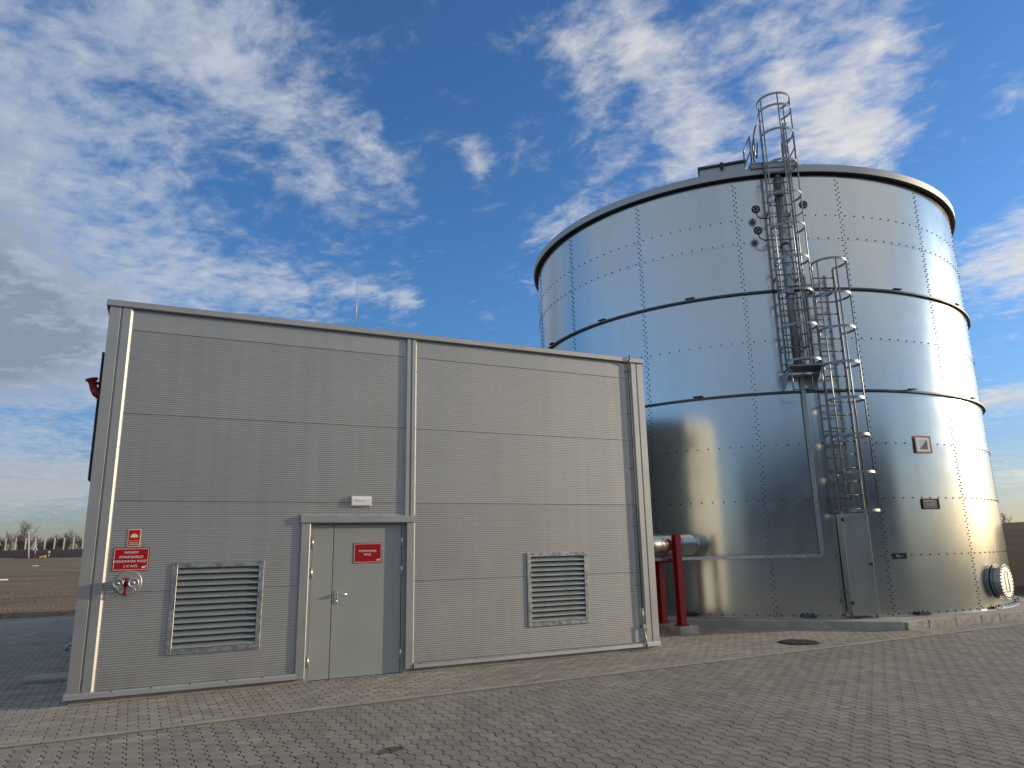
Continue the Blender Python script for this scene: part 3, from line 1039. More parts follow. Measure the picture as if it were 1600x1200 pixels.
# on the left wall, seen edge-on past the corner
s = thing('wall_board', 'flat black board fixed upright on the left wall, seen edge-on', 'board', (0, 1.0, 2.66))
MB().bbox(-0.135, -0.105, -0.02, 1.0, 0, 1.79, 0.004).build('board', M['black'], s)
MB().box(-0.105, -0.002, 0.15, 0.19, 0.3, 0.34).box(-0.105, -0.002, 0.15, 0.19, 1.4, 1.44).box(-0.105, -0.002, 0.8, 0.84, 0.3, 0.34).box(-0.105, -0.002, 0.8, 0.84, 1.4, 1.44).build('bracket', M['galv_dull'], s)
s = thing('alarm_siren', 'dark red alarm siren sticking out from the left wall', 'siren', (0, 0.8, 3.88))
MB().tube([(-0.002, 0, -0.10), (-0.08, 0, -0.11), (-0.135, 0, -0.06), (-0.165, 0, 0.0)], 0.052, 12).build('elbow', M['red'], s)
MB().lathe([(0.050, -0.02), (0.046, 0.05), (0.052, 0.10), (0.078, 0.125), (0.078, 0.14), (0.03, 0.15), (0.001, 0.15)], 16, frame_to((-0.168, 0, 0.0), (-0.28, 0, 1))).build('horn', M['red'], s)
MB().lathe([(0.05, 0), (0.062, 0.004), (0.062, 0.022), (0.05, 0.026)], 16, frame_to((-0.13, 0, 0.065), (0.25, 0, 1))).build('cap', M['red'], s)
s = thing('wall_tap', 'small grey tap pipe near the foot of the left wall', 'tap', (0, 2.6, 0.42))
MB().tube([(0, 0, 0.0), (-0.27, 0, 0.0), (-0.31, 0, -0.03), (-0.31, 0, -0.10)], 0.022, 8).build('spout', M['galv'], s)
MB().tube([(-0.27, 0, 0), (-0.27, 0, 0.06)], 0.010, 6).bbox(-0.31, -0.23, -0.012, 0.012, 0.055, 0.07, 0.003).build('valve_handle', M['galv'], s)
s = MB().bbox(-0.75, 0.0, 1.98, 2.50, 0.0, 0.045, 0.006).build('concrete_slab', M['concrete'])
tag(s, 'pale flat concrete slab on the shaded paving by the left wall', 'slab')

# ------------------------------------------------------------------ water tank


def TP(deg, r, z):
    a = R_(deg)
    return (TC.x + r * math.cos(a), TC.y + r * math.sin(a), z)


ZB = 0.155
tank = thing('water_tank', 'tall round water tank of bolted galvanised steel plates', 'tank', (TC.x, TC.y, ZB))
TZ = [0.155, 1.339, 2.510, 3.673, 4.823, 6.000, 7.150, 8.369, 8.935, 10.06]
SEAM = -131.0
PITCH_A = 22.5


def tank_mesh(m_):
    return [(v[0], v[1], v[2]) for v in m_.v]


def loc(deg, r, z):
    """point in the tank's own frame"""
    a = R_(deg)
    return (r * math.cos(a), r * math.sin(a), z - ZB)


def plate(z0, z1, r):
    m_ = MB()
    n = 14
    a0, a1 = -0.12, PITCH_A + 0.25
    vs, fs = [], []
    for j, z in enumerate((z0, z1)):
        for i in range(n + 1):
            k = i / n
            vs.append(loc(a0 + (a1 - a0) * k, r + (0.0020 if k > 0.5 else -0.0010) * abs(2 * k - 1) ** 3, z))
    for i in range(n):
        fs.append((i, i + 1, n + 2 + i, n + 1 + i))
    m_.add(vs, fs, True)
    t_ = 0.005
    e = []
    for i in range(n + 1):
        p, q = vs[i], vs[n + 1 + i]
        e.append((p, (p[0] * (1 - t_ / r), p[1] * (1 - t_ / r), p[2]), q, (q[0] * (1 - t_ / r), q[1] * (1 - t_ / r), q[2])))
    for a, b in zip(e, e[1:]):
        m_.quad(a[1], b[1], b[0], a[0])
        m_.quad(a[2], b[2], b[3], a[3])
    for a in (e[0], e[-1]):
        m_.quad(a[0], a[1], a[3], a[2])
    return m_


for k in range(9):
    z0, z1 = TZ[k] - (0.03 if k else 0), TZ[k + 1] + 0.03
    me = plate(z0, min(z1, 10.06), TR + (0.004 if k % 2 else 0.0)).mesh('steel_plate', M['shell'])
    for i in range(16):
        link('steel_plate', me, tank, (0, 0, 0), R_(SEAM + i * PITCH_A))
MB().lathe([(TR - 0.03, 0), (TR - 0.03, 9.9)], 96, Matrix.Identity(4)).build('inner_wall', M['core'], tank)
# bolts: double zigzag rows on the upright seams, single rows on the level ones
bl = MB()


def bolt(p, n, r=0.0145, h=0.014):
    bl.lathe([(r, 0), (r, h), (0.0005, h)], 6, frame_to(p, n), False)


for i in range(16):
    a = SEAM + i * PITCH_A
    for k in range(9):
        nb = max(4, int((TZ[k + 1] - TZ[k]) / 0.062))
        dense = 1
        for j in range(nb):
            z = TZ[k] + (TZ[k + 1] - TZ[k]) * (j + 0.5) / nb
            if z > 9.86:
                continue
            aa = a + 0.05 + (0.26 if j % 2 else -0.26)
            n = (math.cos(R_(aa)), math.sin(R_(aa)), 0)
            bolt(loc(aa, TR + 0.003, z), n)
    for k in range(0, 9):
        for j in range(10):
            aa = a + PITCH_A * (j + 0.5) / 10
            n = (math.cos(R_(aa)), math.sin(R_(aa)), 0)
            bolt(loc(aa, TR + 0.003, TZ[k] + (0.05 if k == 0 else 0.012)), n, 0.016)
struct(bl.build('bolts', M['bolt'], tank), 'stuff')


def ring(prof, n=128, a0=0, a1=360):
    """band of profile (radius, z) swept round the tank"""
    m_ = MB()
    k = len(prof)
    full = a1 - a0 == 360
    c = n if full else n + 1
    vs = [loc(a0 + (a1 - a0) * i / n, r, z) for i in range(c) for (r, z) in prof]
    fs = []
    for i in range(n):
        for j in range(k - 1):
            fs.append((i * k + j, ((i + 1) % c) * k + j, ((i + 1) % c) * k + j + 1, i * k + j + 1))
    for j in range(k - 1):
        pass
    m_.v, m_.f, m_.sm = [], [], []
    for j in range(k - 1):          # each face band keeps its own vertices, so edges stay crisp
        vv, ff = [], []
        for i in range(c):
            vv += [vs[i * k + j], vs[i * k + j + 1]]
        for i in range(n):
            b = (i + 1) % c
            ff.append((2 * i, 2 * b, 2 * b + 1, 2 * i + 1))
        m_.add(vv, ff, True)
    return m_


for z in (TZ[4], TZ[6]):
    ring([(TR + 0.004, z - 0.018), (TR + 0.075, z - 0.018), (TR + 0.075, z + 0.022), (TR + 0.069, z + 0.022), (TR + 0.069, z - 0.011), (TR + 0.012, z - 0.011), (TR + 0.010, z + 0.03), (TR + 0.003, z + 0.03)]).build('stiffener_ring', M['ring'], tank)
    for i in range(16):
        for off in (11.2,):
            a = SEAM + i * PITCH_A + off
            ring([(TR + 0.03, z + 0.045), (TR + 0.115, z + 0.045), (TR + 0.115, z + 0.062), (TR + 0.03, z + 0.062), (TR + 0.03, z + 0.045)], 3, a - 1.0, a + 1.0).build('splice_plate', M['ring'], tank)
ring([(TR + 0.004, ZB + 0.012), (TR + 0.09, ZB + 0.012), (TR + 0.09, ZB + 0.001)]).build('base_ring', M['galv_dull'], tank)
for i in range(16):
    a = SEAM + i * PITCH_A + 6.0
    m_ = ring([(TR + 0.02, ZB + 0.013), (TR + 0.02, ZB + 0.06), (TR + 0.11, ZB + 0.06), (TR + 0.11, ZB + 0.013)], 3, a - 1.3, a + 1.3)
    for q in (-0.9, 0, 0.9):
        p = loc(a + q, TR + 0.065, ZB + 0.06)
        m_.tube([p, (p[0], p[1], p[2] + 0.035)], 0.016, 6)
    m_.build('anchor', M['ring'], tank)
# roof edge: black ring painting the shaded gap under a pale fascia, then the low cone of the roof
ring([(TR - 0.02, 10.03), (TR + 0.05, 9.985), (TR + 0.10, 9.985), (TR + 0.10, 10.02)]).build('eaves_shade', M['black'], tank)
ring([(TR + 0.095, 9.995), (TR + 0.135, 9.990), (TR + 0.140, 10.155), (TR + 0.125, 10.17), (TR + 0.04, 10.19)]).build('roof_fascia', M['trim'], tank)
ring([(TR + 0.05, 10.185), (3.0, 10.55), (0.01, 10.85)], 96).build('roof', M['galv_dull'], tank)
# roof hatch
h = link('roof_hatch', None, tank)
h.location = loc(-133, TR - 0.62, 10.2)
h.rotation_euler[2] = R_(-133 + 90)
MB().bbox(-0.52, 0.52, -0.42, 0.42, 0.0, 0.30, 0.004).build('curb', M['galv_dull'], h)
MB().bbox(-0.56, 0.56, -0.47, 0.46, 0.302, 0.362, 0.01).build('lid', M['ring'], h)
MB().bbox(-0.04, 0.04, -0.50, -0.475, 0.20, 0.37, 0.004).build('latch', M['black'], h)
# manway low on the right
mw = link('manway', None, tank)
A_M = -77.0
mw.location = loc(A_M, TR, 0.72)
mw.rotation_euler = Matrix.Rotation(R_(A_M), 4, 'Z').to_euler()
nf = frame_to((0, 0, 0), (1, 0, 0))
MB().lathe([(0.305, -0.05), (0.305, 0.19)], 40, nf).build('neck', M['galv_dull'], mw)
MB().lathe([(0.305, 0.012), (0.365, 0.012), (0.365, 0.028), (0.305, 0.028)], 40, nf, False).build('pad_flange', M['galv'], mw)
MB().lathe([(0.305, 0.165), (0.365, 0.165), (0.365, 0.184), (0.34, 0.184)], 40, nf, False).build('flange', M['galv_dull'], mw)
MB().lathe([(0.37, 0.186), (0.37, 0.200), (0.001, 0.200)], 40, nf, False).build('cover', M['galv_dull'], mw)
mbt = MB()
for k in range(28):
    a = 2 * math.pi * k / 28
    for (rr_, x) in ((0.338, 0.200), (0.336, 0.028)):
        mbt.lathe([(0.013, 0), (0.013, 0.018), (0.0005, 0.018)], 6, frame_to((x, rr_ * math.cos(a), rr_ * math.sin(a)), (1, 0, 0)), False)
struct(mbt.build('bolts', M['bolt'], mw), 'stuff')
MB().tube([(0.200, -0.02, -0.21), (0.24, -0.02, -0.21), (0.24, -0.02, 0.21), (0.20, -0.02, 0.21)], 0.011, 6).build('handle', M['galv'], mw)

# octagonal concrete base with kerb blocks along its front
base = thing('concrete_plinth', 'low octagonal concrete base slab under the water tank', 'plinth', (TC.x, TC.y, 0))
rc = (OCT - 0.0) / math.cos(R_(22.5))
octo = [(rc * math.cos(R_(22.5 + 45 * k)), rc * math.sin(R_(22.5 + 45 * k))) for k in range(8)]
prof = []
m_ = MB()
m_.extrude_z(octo, -0.1, 0.145, True)
inn = [(x * 0.998, y * 0.998) for x, y in octo]
m_.add([(x, y, 0.145) for x, y in octo] + [(x, y, 0.153) for x, y in inn], [(i, (i + 1) % 8, 8 + (i + 1) % 8, 8 + i) for i in range(8)] + [tuple(range(8, 16))])
m_.build('slab', M['concrete'], base)
x = -2.60
for k, w_ in enumerate((0.62, 0.80, 0.80, 0.60, 0.98, 0.98, 0.98)):
    if x + w_ < 2.9:
        MB().bbox(x, x + w_ - 0.02, -OCT - 0.05, -OCT - 0.002, -0.1, 0.150 + random.uniform(-0.006, 0.003), 0.008).build('kerb_block', M['concrete_rough'], base)
    x += w_

# ------------------------------------------------------------------ ladders


def radial_thing(name, label, cat, deg, group=None):
    """Empty at the foot of something on the shell: local +y points outwards, +x to the right as one faces the tank"""
    o = thing(name, label, cat, TP(deg, TR, ZB), group)
    o.rotation_euler[2] = R_(deg - 90)
    return o


def Lz(z):
    return z - ZB


def ladder(s, z0, z1, off, half, hoops, rails_up=0.0, bar_r=0.0145, cage_bars=5, flip=1):
    """rails, rungs, stand-off brackets, hoops and cage bars; local +x runs against the picture's right"""
    for sx in (-1, 1):
        MB().bbox(sx * half - 0.016, sx * half + 0.016, off - 0.035, off + 0.035, Lz(z0), Lz(z1 + rails_up), 0.004).build('rail', M['ladder'], s)
    rung = MB().tube([(-half, off, 0), (half, off, 0)], 0.016, 6).mesh('rung', M['ladder'])
    n = int((z1 - z0) / 0.28)
    for i in range(n):
        link('rung', rung, s, (0, 0, Lz(z0 + 0.18 + i * 0.28)))
    z = z0 + 0.5
    br = MB()
    for sx in (-1, 1):
        br.bbox(sx * half - 0.02, sx * half + 0.02, -0.005, off - 0.03, -0.025, 0.025, 0.003)
    brm = br.mesh('bracket', M['ladder'])
    while z < min(z1, 9.9):
        link('bracket', brm, s, (0, 0, Lz(z)))
        z += 1.6
    R0 = 0.36
    cy_ = off + 0.33
    st = math.asin(min(1, half / R0)) if half < R0 else 0
    angs = [R_(-52 + (284 * k / 28)) for k in range(29)]
    hp = [(-half, off, 0)] + [(R0 * math.cos(a), cy_ + R0 * math.sin(a), 0) for a in angs[::-1]] + [(half, off, 0)]
    hme = hoop_mesh(hp)
    for z in hoops:
        link('hoop', hme, s, (0, 0, Lz(z)))
    za, zb = min(hoops), max(hoops)
    for k in range(cage_bars):
        a = R_(-38 + 256 * k / (cage_bars - 1))
        x, y = (R0 - 0.008) * math.cos(a), cy_ + (R0 - 0.008) * math.sin(a)
        MB().tube([(x, y, Lz(za) - 0.03), (x, y, Lz(zb) + 0.03)], bar_r, 6).build('cage_bar', M['ladder'], s)
    return R0, cy_


def hoop_mesh(pts):
    """flat bar bent along pts, 40 mm tall"""
    m_ = MB()
    pts = [Vector(p) for p in pts]
    vs = []
    for i, p in enumerate(pts):
        t_ = (pts[min(i + 1, len(pts) - 1)] - pts[max(i - 1, 0)]).normalized()
        nrm = Vector((-t_.y, t_.x, 0)) * 0.006
        for (sg, dz_) in ((1, -0.025), (1, 0.025), (-1, 0.025), (-1, -0.025)):
            q = p + nrm * sg
            vs.append((q.x, q.y, q.z + dz_))
    fs = []
    for i in range(len(pts) - 1):
        for j in range(4):
            fs.append((i * 4 + j, i * 4 + (j + 1) % 4, i * 4 + 4 + (j + 1) % 4, i * 4 + 4 + j))
    m_.add(vs, fs)
    return m_.mesh('hoop', M['ladder'])


lad2 = radial_thing('caged_ladder', 'lower caged steel ladder on the tank with a sheet-metal door at its foot', 'ladder', -115.2, 'caged ladders on the tank')
ladder(lad2, 0.16, 7.55, 0.20, 0.245, [2.24 + 0.757 * k for k in range(8)])
d_ = MB().bbox(-0.265, 0.265, 0.262, 0.272, Lz(0.22), Lz(2.20), 0.003)
d_.box(0.2605, 0.2645, 0.03, 0.2615, Lz(0.22), Lz(2.20)).box(-0.2645, -0.2605, 0.03, 0.2615, Lz(0.22), Lz(2.20))
dd = d_.build('anti_climb_door', M['guard'], lad2)
MB().bbox(0.235, 0.285, 0.273, 0.298, Lz(2.05), Lz(2.12), 0.004).bbox(0.235, 0.285, 0.273, 0.298, Lz(0.42), Lz(0.49), 0.004).build('hinge', M['black'], dd)
MB().bbox(-0.245, -0.205, 0.273, 0.30, Lz(1.17), Lz(1.22), 0.004).bbox(-0.19, -0.17, 0.273, 0.29, Lz(1.18), Lz(1.21), 0.004).build('lock', M['black'], dd)
# tooth strip on the outermost cage bar
lad1 = radial_thing('caged_ladder', 'upper caged steel ladder on the tank rising above the roof edge', 'ladder', -122.0, 'caged ladders on the tank')
ladder(lad1, 5.32, 10.30, 0.20, 0.26, [5.36, 6.12, 6.88, 7.64, 8.40, 9.16, 9.92, 10.68, 11.28, 11.56], 0.9)
# small landing at the foot of the upper ladder
pl = MB().bbox(-0.34, 0.34, 0.14, 0.78, Lz(5.22), Lz(5.25), 0.004)
pl.build('foot_plate', M['ladder'], lad1)
for sx in (-1, 1):
    m_ = MB()
    m_.add([(sx * 0.31, 0.01, Lz(5.22)), (sx * 0.31, 0.72, Lz(5.22)), (sx * 0.31, 0.10, Lz(4.86)), (sx * 0.31, 0.01, Lz(4.86)), (sx * 0.318, 0.01, Lz(5.22)), (sx * 0.318, 0.72, Lz(5.22)), (sx * 0.318, 0.10, Lz(4.86)), (sx * 0.318, 0.01, Lz(4.86))],
           ((0, 1, 2, 3), (7, 6, 5, 4), (0, 4, 5, 1), (1, 5, 6, 2), (2, 6, 7, 3), (3, 7, 4, 0)))
    m_.build('plate_bracket', M['ladder'], lad1)
    MB().tube([(sx * 0.30, 0.70, Lz(5.22)), (sx * 0.30, 0.70, Lz(4.72))], 0.014, 6).build('guard_post', M['ladder'], lad1)
MB().tube([(-0.30, 0.70, Lz(4.74)), (0.30, 0.70, Lz(4.74))], 0.012, 6).build('guard_rail', M['ladder'], lad1)
# riser pipe behind the upper ladder
rs_ = radial_thing('riser_pipe', 'grey upright pipe running up the tank behind the upper ladder', 'pipe', -121.6)
MB().tube([(0, 0.085, Lz(5.30)), (0, 0.085, Lz(7.5)), (0, 0.085, Lz(9.93))], 0.072, 14).build('pipe', M['galv'], rs_)
for z in (5.8, 7.0, 8.2, 9.4):
    MB().lathe([(0.074, 0), (0.084, 0.002), (0.084, 0.038), (0.074, 0.04)], 14, Matrix.Translation((0, 0.085, Lz(z)))).box(-0.02, 0.02, 0.0, 0.03, Lz(z), Lz(z) + 0.04).build('clamp', M['bolt'], rs_)

# landing and handrails where the upper ladder meets the roof
ld = radial_thing('roof_landing', 'small steel landing with handrails on the tank roof edge at the ladder top', 'landing', -122.0)
MB().bbox(-0.52, 0.55, -0.95, 0.16, Lz(10.24), Lz(10.275), 0.004).build('deck', M['ladder'], ld)
MB().bbox(-0.52, 0.55, 0.10, 0.16, Lz(10.12), Lz(10.235), 0.004).bbox(-0.45, -0.35, -0.6, 0.1, Lz(10.14), Lz(10.235), 0.004).bbox(0.36, 0.46, -0.6, 0.1, Lz(10.14), Lz(10.235), 0.004).build('deck_support', M['ladder'], ld)
for sx in (-1, 1):
    x = sx * 0.34
    MB().tube([(x, 0.19, Lz(11.20)), (x, 0.06, Lz(11.20)), (x, -0.30, Lz(10.95)), (x, -0.30, Lz(10.28))], 0.024, 6).tube([(x, -0.10, Lz(11.08)), (x, -0.16, Lz(10.65)), (x, -0.05, Lz(10.5)), (x, 0.16, Lz(10.78))], 0.020, 6).build('grab_rail', M['ladder'], ld)
    MB().tube([(sx * 0.50, 0.10, Lz(10.28)), (sx * 0.50, 0.10, Lz(10.98)), (sx * 0.50, -0.55, Lz(10.98)), (sx * 0.50, -0.55, Lz(10.28))], 0.022, 6).tube([(sx * 0.50, 0.10, Lz(10.62)), (sx * 0.50, -0.55, Lz(10.62))], 0.018, 6).build('handrail', M['ladder'], ld)

# round heads on curved arms beside the upper cage
for (dx_, z, lab) in ((0.58, 9.02, 'dark round head on a curved arm left of the upper cage, higher one'), (0.58, 8.50, 'dark round head on a curved arm left of the upper cage, lower one'), (-0.46, 9.05, 'dark round head on a curved arm right of the upper cage')):
    s = radial_thing('wall_lamp', lab, 'lamp', -122.0, 'round heads on the ladder cage')
    sg = 1 if dx_ > 0 else -1
    MB().tube([(sg * 0.27, 0.26, Lz(z) - 0.22), (dx_ - sg * 0.12, 0.28, Lz(z) - 0.22), (dx_ - sg * 0.03, 0.29, Lz(z) - 0.17), (dx_, 0.30, Lz(z) - 0.05)], 0.013, 6).build('arm', M['black'], s)
    MB().lathe([(0.001, -0.05), (0.05, -0.045), (0.088, -0.01), (0.098, 0.012), (0.090, 0.022), (0.078, 0.015), (0.001, 0.012)], 18, frame_to((dx_, 0.31, Lz(z)), (0, 1, -0.1))).build('head', M['black'], s)
    for k in range(5):
        a = 2 * math.pi * k / 5 + 0.3
        MB().box(dx_ + 0.05 * math.cos(a) - 0.012, dx_ + 0.05 * math.cos(a) + 0.012, 0.328, 0.334, Lz(z) + 0.05 * math.sin(a) - 0.012, Lz(z) + 0.05 * math.sin(a) + 0.012).build('lens', M['signgrey'], s)

# cable tray: down the shell, then level to the pump house
s = thing('cable_tray', 'narrow galvanised cable tray down the tank then level across to pump house', 'cable tray', TP(-121.3, TR, 1.40))


def S(p):
    o = Vector(TP(-121.3, TR, 1.40))
    return tuple(Vector(p) - o)


def bar(m_, a, b, w_, d_, upv):
    """rectangular bar from a to b: width w_ along upv x dir, depth d_ along upv"""
    a, b, upv = Vector(a), Vector(b), Vector(upv).normalized()
    t_ = (b - a).normalized()
    x_ = t_.cross(upv).normalized()
    vs = []
    for p in (a, b):
        for (i, j) in ((-1, 0), (1, 0), (1, 1), (-1, 1)):
            vs.append(p + x_ * (w_ / 2 * i) + upv * (d_ * j))
    return m_.add(vs, ((0, 3, 2, 1), (4, 5, 6, 7), (0, 1, 5, 4), (1, 2, 6, 5), (2, 3, 7, 6), (3, 0, 4, 7)))


n0 = Vector(TP(-121.3, 1, 0)) - Vector(TP(-121.3, 0, 0))
m_ = MB()
bar(m_, S(TP(-121.3, TR + 0.03, 5.15)), S(TP(-121.3, TR + 0.03, 1.36)), 0.085, 0.05, n0)
bar(m_, S(TP(-121.3, TR + 0.081, 5.15)), S(TP(-121.3, TR + 0.081, 1.36)), 0.03, 0.006, n0)
m_.build('upright_run', M['galv'], s)
m_ = MB()
ang = [-121.3 - 2.2 * k for k in range(6)]
for a, b in zip(ang, ang[1:]):
    nn = Vector(TP((a + b) / 2, 1, 0)) - Vector(TP((a + b) / 2, 0, 0))
    bar(m_, S(TP(a, TR + 0.04, 1.375)), S(TP(b, TR + 0.04, 1.375)), 0.07, 0.045, nn)
m_.build('curved_run', M['galv'], s)
pa = Vector(TP(ang[-1], TR + 0.04, 1.375))
m_ = MB()
bar(m_, S(pa), S((BW + 0.003, 1.62, 1.39)), 0.06, 0.05, Vector((0.2, -1, 0)))
m_.build('bridging_run', M['galv'], s)

# insulated pipe between pump house and tank
PD = Vector((math.cos(R_(29)), math.sin(R_(29)), 0))
p1 = Vector((11.32, 2.43, 1.645))
p0 = p1 - PD * ((p1.x - BW - 0.002) / PD.x)
s = thing('insulated_pipe', 'thick pipe in shiny metal jacket from pump house to tank', 'pipe', tuple(p0))
L_ = (p1 - p0).length
fr_ = frame_to((0, 0, 0), PD)
MB().lathe([(0.205, 0.0), (0.205, L_ * 0.62)], 32, fr_).build('jacket', M['jacket'], s)
MB().lathe([(0.212, L_ * 0.615), (0.212, L_ * 0.86)], 32, fr_).build('jacket', M['jacket'], s)
MB().lathe([(0.205, L_ * 0.85), (0.222, L_ * 0.855), (0.222, L_ * 0.87), (0.214, L_ * 0.875), (0.214, L_ * 1.06)], 32, fr_).build('end_collar', M['galv'], s)
for k in (0.10, 0.36, 0.61, 0.84, 0.93):
    MB().lathe([(0.214, L_ * k - 0.012), (0.218, L_ * k - 0.009), (0.218, L_ * k + 0.009), (0.214, L_ * k + 0.012)], 32, fr_).build('band', M['galv_dull'], s)

# red trestle under the pipe on a concrete pad
ped = thing('pipe_trestle', 'red steel trestle carrying the pipe on two posts', 'trestle', (9.83, 1.58, 0.155))
for k, yy in enumerate((-0.29, 0.29)):
    m_ = MB()
    top = 1.70
    m_.bbox(-0.062, 0.062, yy - 0.07, yy - 0.060, 0.012, top, 0.002).bbox(-0.062, 0.062, yy + 0.060, yy + 0.07, 0.012, top, 0.002).box(-0.005, 0.005, yy - 0.0595, yy + 0.0595, 0.012, top)
    m_.build('post', M['red'], ped)
    m_ = MB().bbox(-0.11, 0.11, yy - 0.10, yy + 0.10, 0.0, 0.0115, 0.002)
    for sx in (-0.085, 0.085):
        for sy in (-0.075, 0.075):
            m_.tube([(sx, yy + sy, 0.01), (sx, yy + sy, 0.04)], 0.011, 6)
    m_.build('foot_plate', M['red'], ped)
MB().bbox(-0.05, 0.05, -0.219, 0.219, 1.16, 1.245, 0.004).build('crossbeam', M['red'], ped)
pad = MB()
pad.bbox(-0.15, 0.31, -0.42, 0.52, -0.1, 0.155, 0.012)
pad = pad.build('concrete_pad', M['concrete_rough'])
pad.location = (9.83, 1.58, 0)
tag(pad, 'rough concrete block under the red pipe trestle', 'block')


def tank_sign(name, label, cat, a0, a1, z0, z1, group=None):
    s_ = radial_thing(name, label, cat, (a0 + a1) / 2, group)
    w__ = R_(a1 - a0) * TR / 2
    return s_, w__, Lz(z0), Lz(z1)


def tank_frame(x, y, z):
    """lettering on a plate facing outwards (+y); reads left to right seen from outside"""
    return Matrix(((-1, 0, 0, x), (0, 0, 1, y), (0, 1, 0, z), (0, 0, 0, 1)))


s, w_, a, b = tank_sign('tank_sign', 'white square sign with red border and dark triangle on the tank', 'sign', -98.4, -94.0, 3.475, 3.85)
MB().bbox(-w_, w_, 0.03, 0.036, a, b, 0.002).build('plate', M['white'], s)
m_ = MB()
bw_ = 0.034
m_.box(-w_, w_, 0.0362, 0.0385, a, a + bw_).box(-w_, w_, 0.0362, 0.0385, b - bw_, b).box(-w_, -w_ + bw_, 0.0362, 0.0385, a + bw_, b - bw_).box(w_ - bw_, w_, 0.0362, 0.0385, a + bw_, b - bw_)
m_.build('border', M['red'], s)
c_, q_ = (a + b) / 2, 0.115
MB().add([(q_, 0.0372, c_ - q_ * 0.95), (-q_, 0.0372, c_ - q_ * 0.95), (-q_, 0.0372, c_ + q_ * 0.95), (q_, 0.0372, c_ + q_ * 0.95)], ((0, 1, 2, 3),)).build('grey_field', M['signgrey'], s)
MB().add([(q_, 0.0392, c_ - q_ * 0.95), (-q_, 0.0392, c_ - q_ * 0.95), (-q_, 0.0392, c_ + q_ * 0.95)], ((0, 1, 2),)).build('triangle', M['navy'], s)
MB().box(-w_ + 0.03, w_ - 0.03, 0.006, 0.03, a + 0.05, a + 0.08).box(-w_ + 0.03, w_ - 0.03, 0.006, 0.03, b - 0.08, b - 0.05).build('bracket', M['galv_dull'], s)
s, w_, a, b = tank_sign('name_plate', 'black rounded maker plate with pale lettering on the tank', 'plate', -98.7, -94.2, 2.28, 2.50)
MB().bbox(-w_, w_, 0.012, 0.022, a, b, 0.018).build('plate', M['black'], s)
text_mesh('KAPER', 0.085, M['signgrey'], s, tank_frame(0, 0.0232, (a + b) / 2 - 0.01), 'lettering')
MB().add([(0.17 * math.cos(math.pi * k / 12), 0.0226, (a + b) / 2 + 0.045 + 0.03 * math.sin(math.pi * k / 12)) for k in range(13)] + [(0.16 * math.cos(math.pi * k / 12), 0.0226, (a + b) / 2 + 0.040 + 0.022 * math.sin(math.pi * k / 12)) for k in range(12, -1, -1)], (tuple(range(26)),)).build('arc_mark', M['signgrey'], s)
s, w_, a, b = tank_sign('data_plate', 'small black plate with faint pale marks low on the tank', 'plate', -107.1, -104.1, 1.275, 1.395)
MB().bbox(-w_, w_, 0.010, 0.018, a, b, 0.004).build('plate', M['black'], s)
m_ = MB()
for (u, v, ww, hh) in ((0.07, 0.055, 0.03, 0.03), (0.015, 0.06, 0.05, 0.012), (0.015, 0.035, 0.05, 0.01), (-0.06, 0.05, 0.03, 0.012)):
    m_.box(u - ww / 2, u + ww / 2, 0.0182, 0.019, a + v, a + v + hh)
m_.build('marks', M['signgrey'], s)

# manhole cover in the footpath
s = thing('manhole_cover', 'round cast-iron manhole cover set in the paving before the tank', 'manhole cover', (10.70, -0.70, 0))
MB().lathe([(0.345, 0.002), (0.335, 0.006), (0.325, 0.006), (0.315, 0.004)], 32, Matrix.Identity(4), False).build('rim', M['iron'], s)
MB().lathe([(0.315, 0.006), (0.305, 0.012), (0.001, 0.012)], 32, Matrix.Identity(4), False).build('lid', M['iron'], s)
m_ = MB()
for i in range(-5, 6):
    for j in range(-5, 6):
        if math.hypot(i, j) < 5.4:
            m_.bbox(i * 0.054 - 0.018, i * 0.054 + 0.018, j * 0.054 - 0.018, j * 0.054 + 0.018, 0.0122, 0.02, 0.003)
struct(m_.build('studs', M['iron'], s), 'stuff')

# ------------------------------------------------------------------ far things
# bank and fence on the left horizon
m_ = MB()
nx = 90
pr = [(146, 1.30), (149, 1.75), (153, 2.75), (157, 3.10), (166, 3.15), (175, 2.2), (182, 1.3)]
vs = []
for i in range(nx + 1):
    x = -120 + i * 2.0
    for (y, z) in pr:
        vs.append((x, y + 0.8 * vnoise(x * 0.3, y), z + 0.22 * (vnoise(x * 0.5, y * 0.7) - 0.5) + 0.02 * (x + 20)*0.3))
k = len(pr)
m_.add(vs, [(i * k + j, (i + 1) * k + j, (i + 1) * k + j + 1, i * k + j + 1) for i in range(nx) for j in range(k - 1)], True)
struct(m_.build('earth_bank', M['bank']))
fence = thing('boundary_fence', 'long wire fence with pale posts on the earth bank beyond the field', 'fence', (-20, 160, 3.1))
pm = MB().bbox(-0.10, 0.10, -0.08, 0.08, -0.2, 2.25, 0.01).mesh('post', M['post'])
for i in range(-12, 26):
    o = link('post', pm, fence, (i * 1.62 - 8.0, 0, 0.01 * i + random.uniform(-0.05, 0.05)))
    o.rotation_euler[1] = random.uniform(-0.015, 0.015)
m_ = MB()
for z in (0.2, 0.6, 1.0, 1.4, 1.8, 2.15):
    m_.tube([(-28, 0, z - 0.12), (34, 0, z + 0.26)], 0.008, 3)
struct(m_.build('wires', M['wire'], fence), 'stuff')


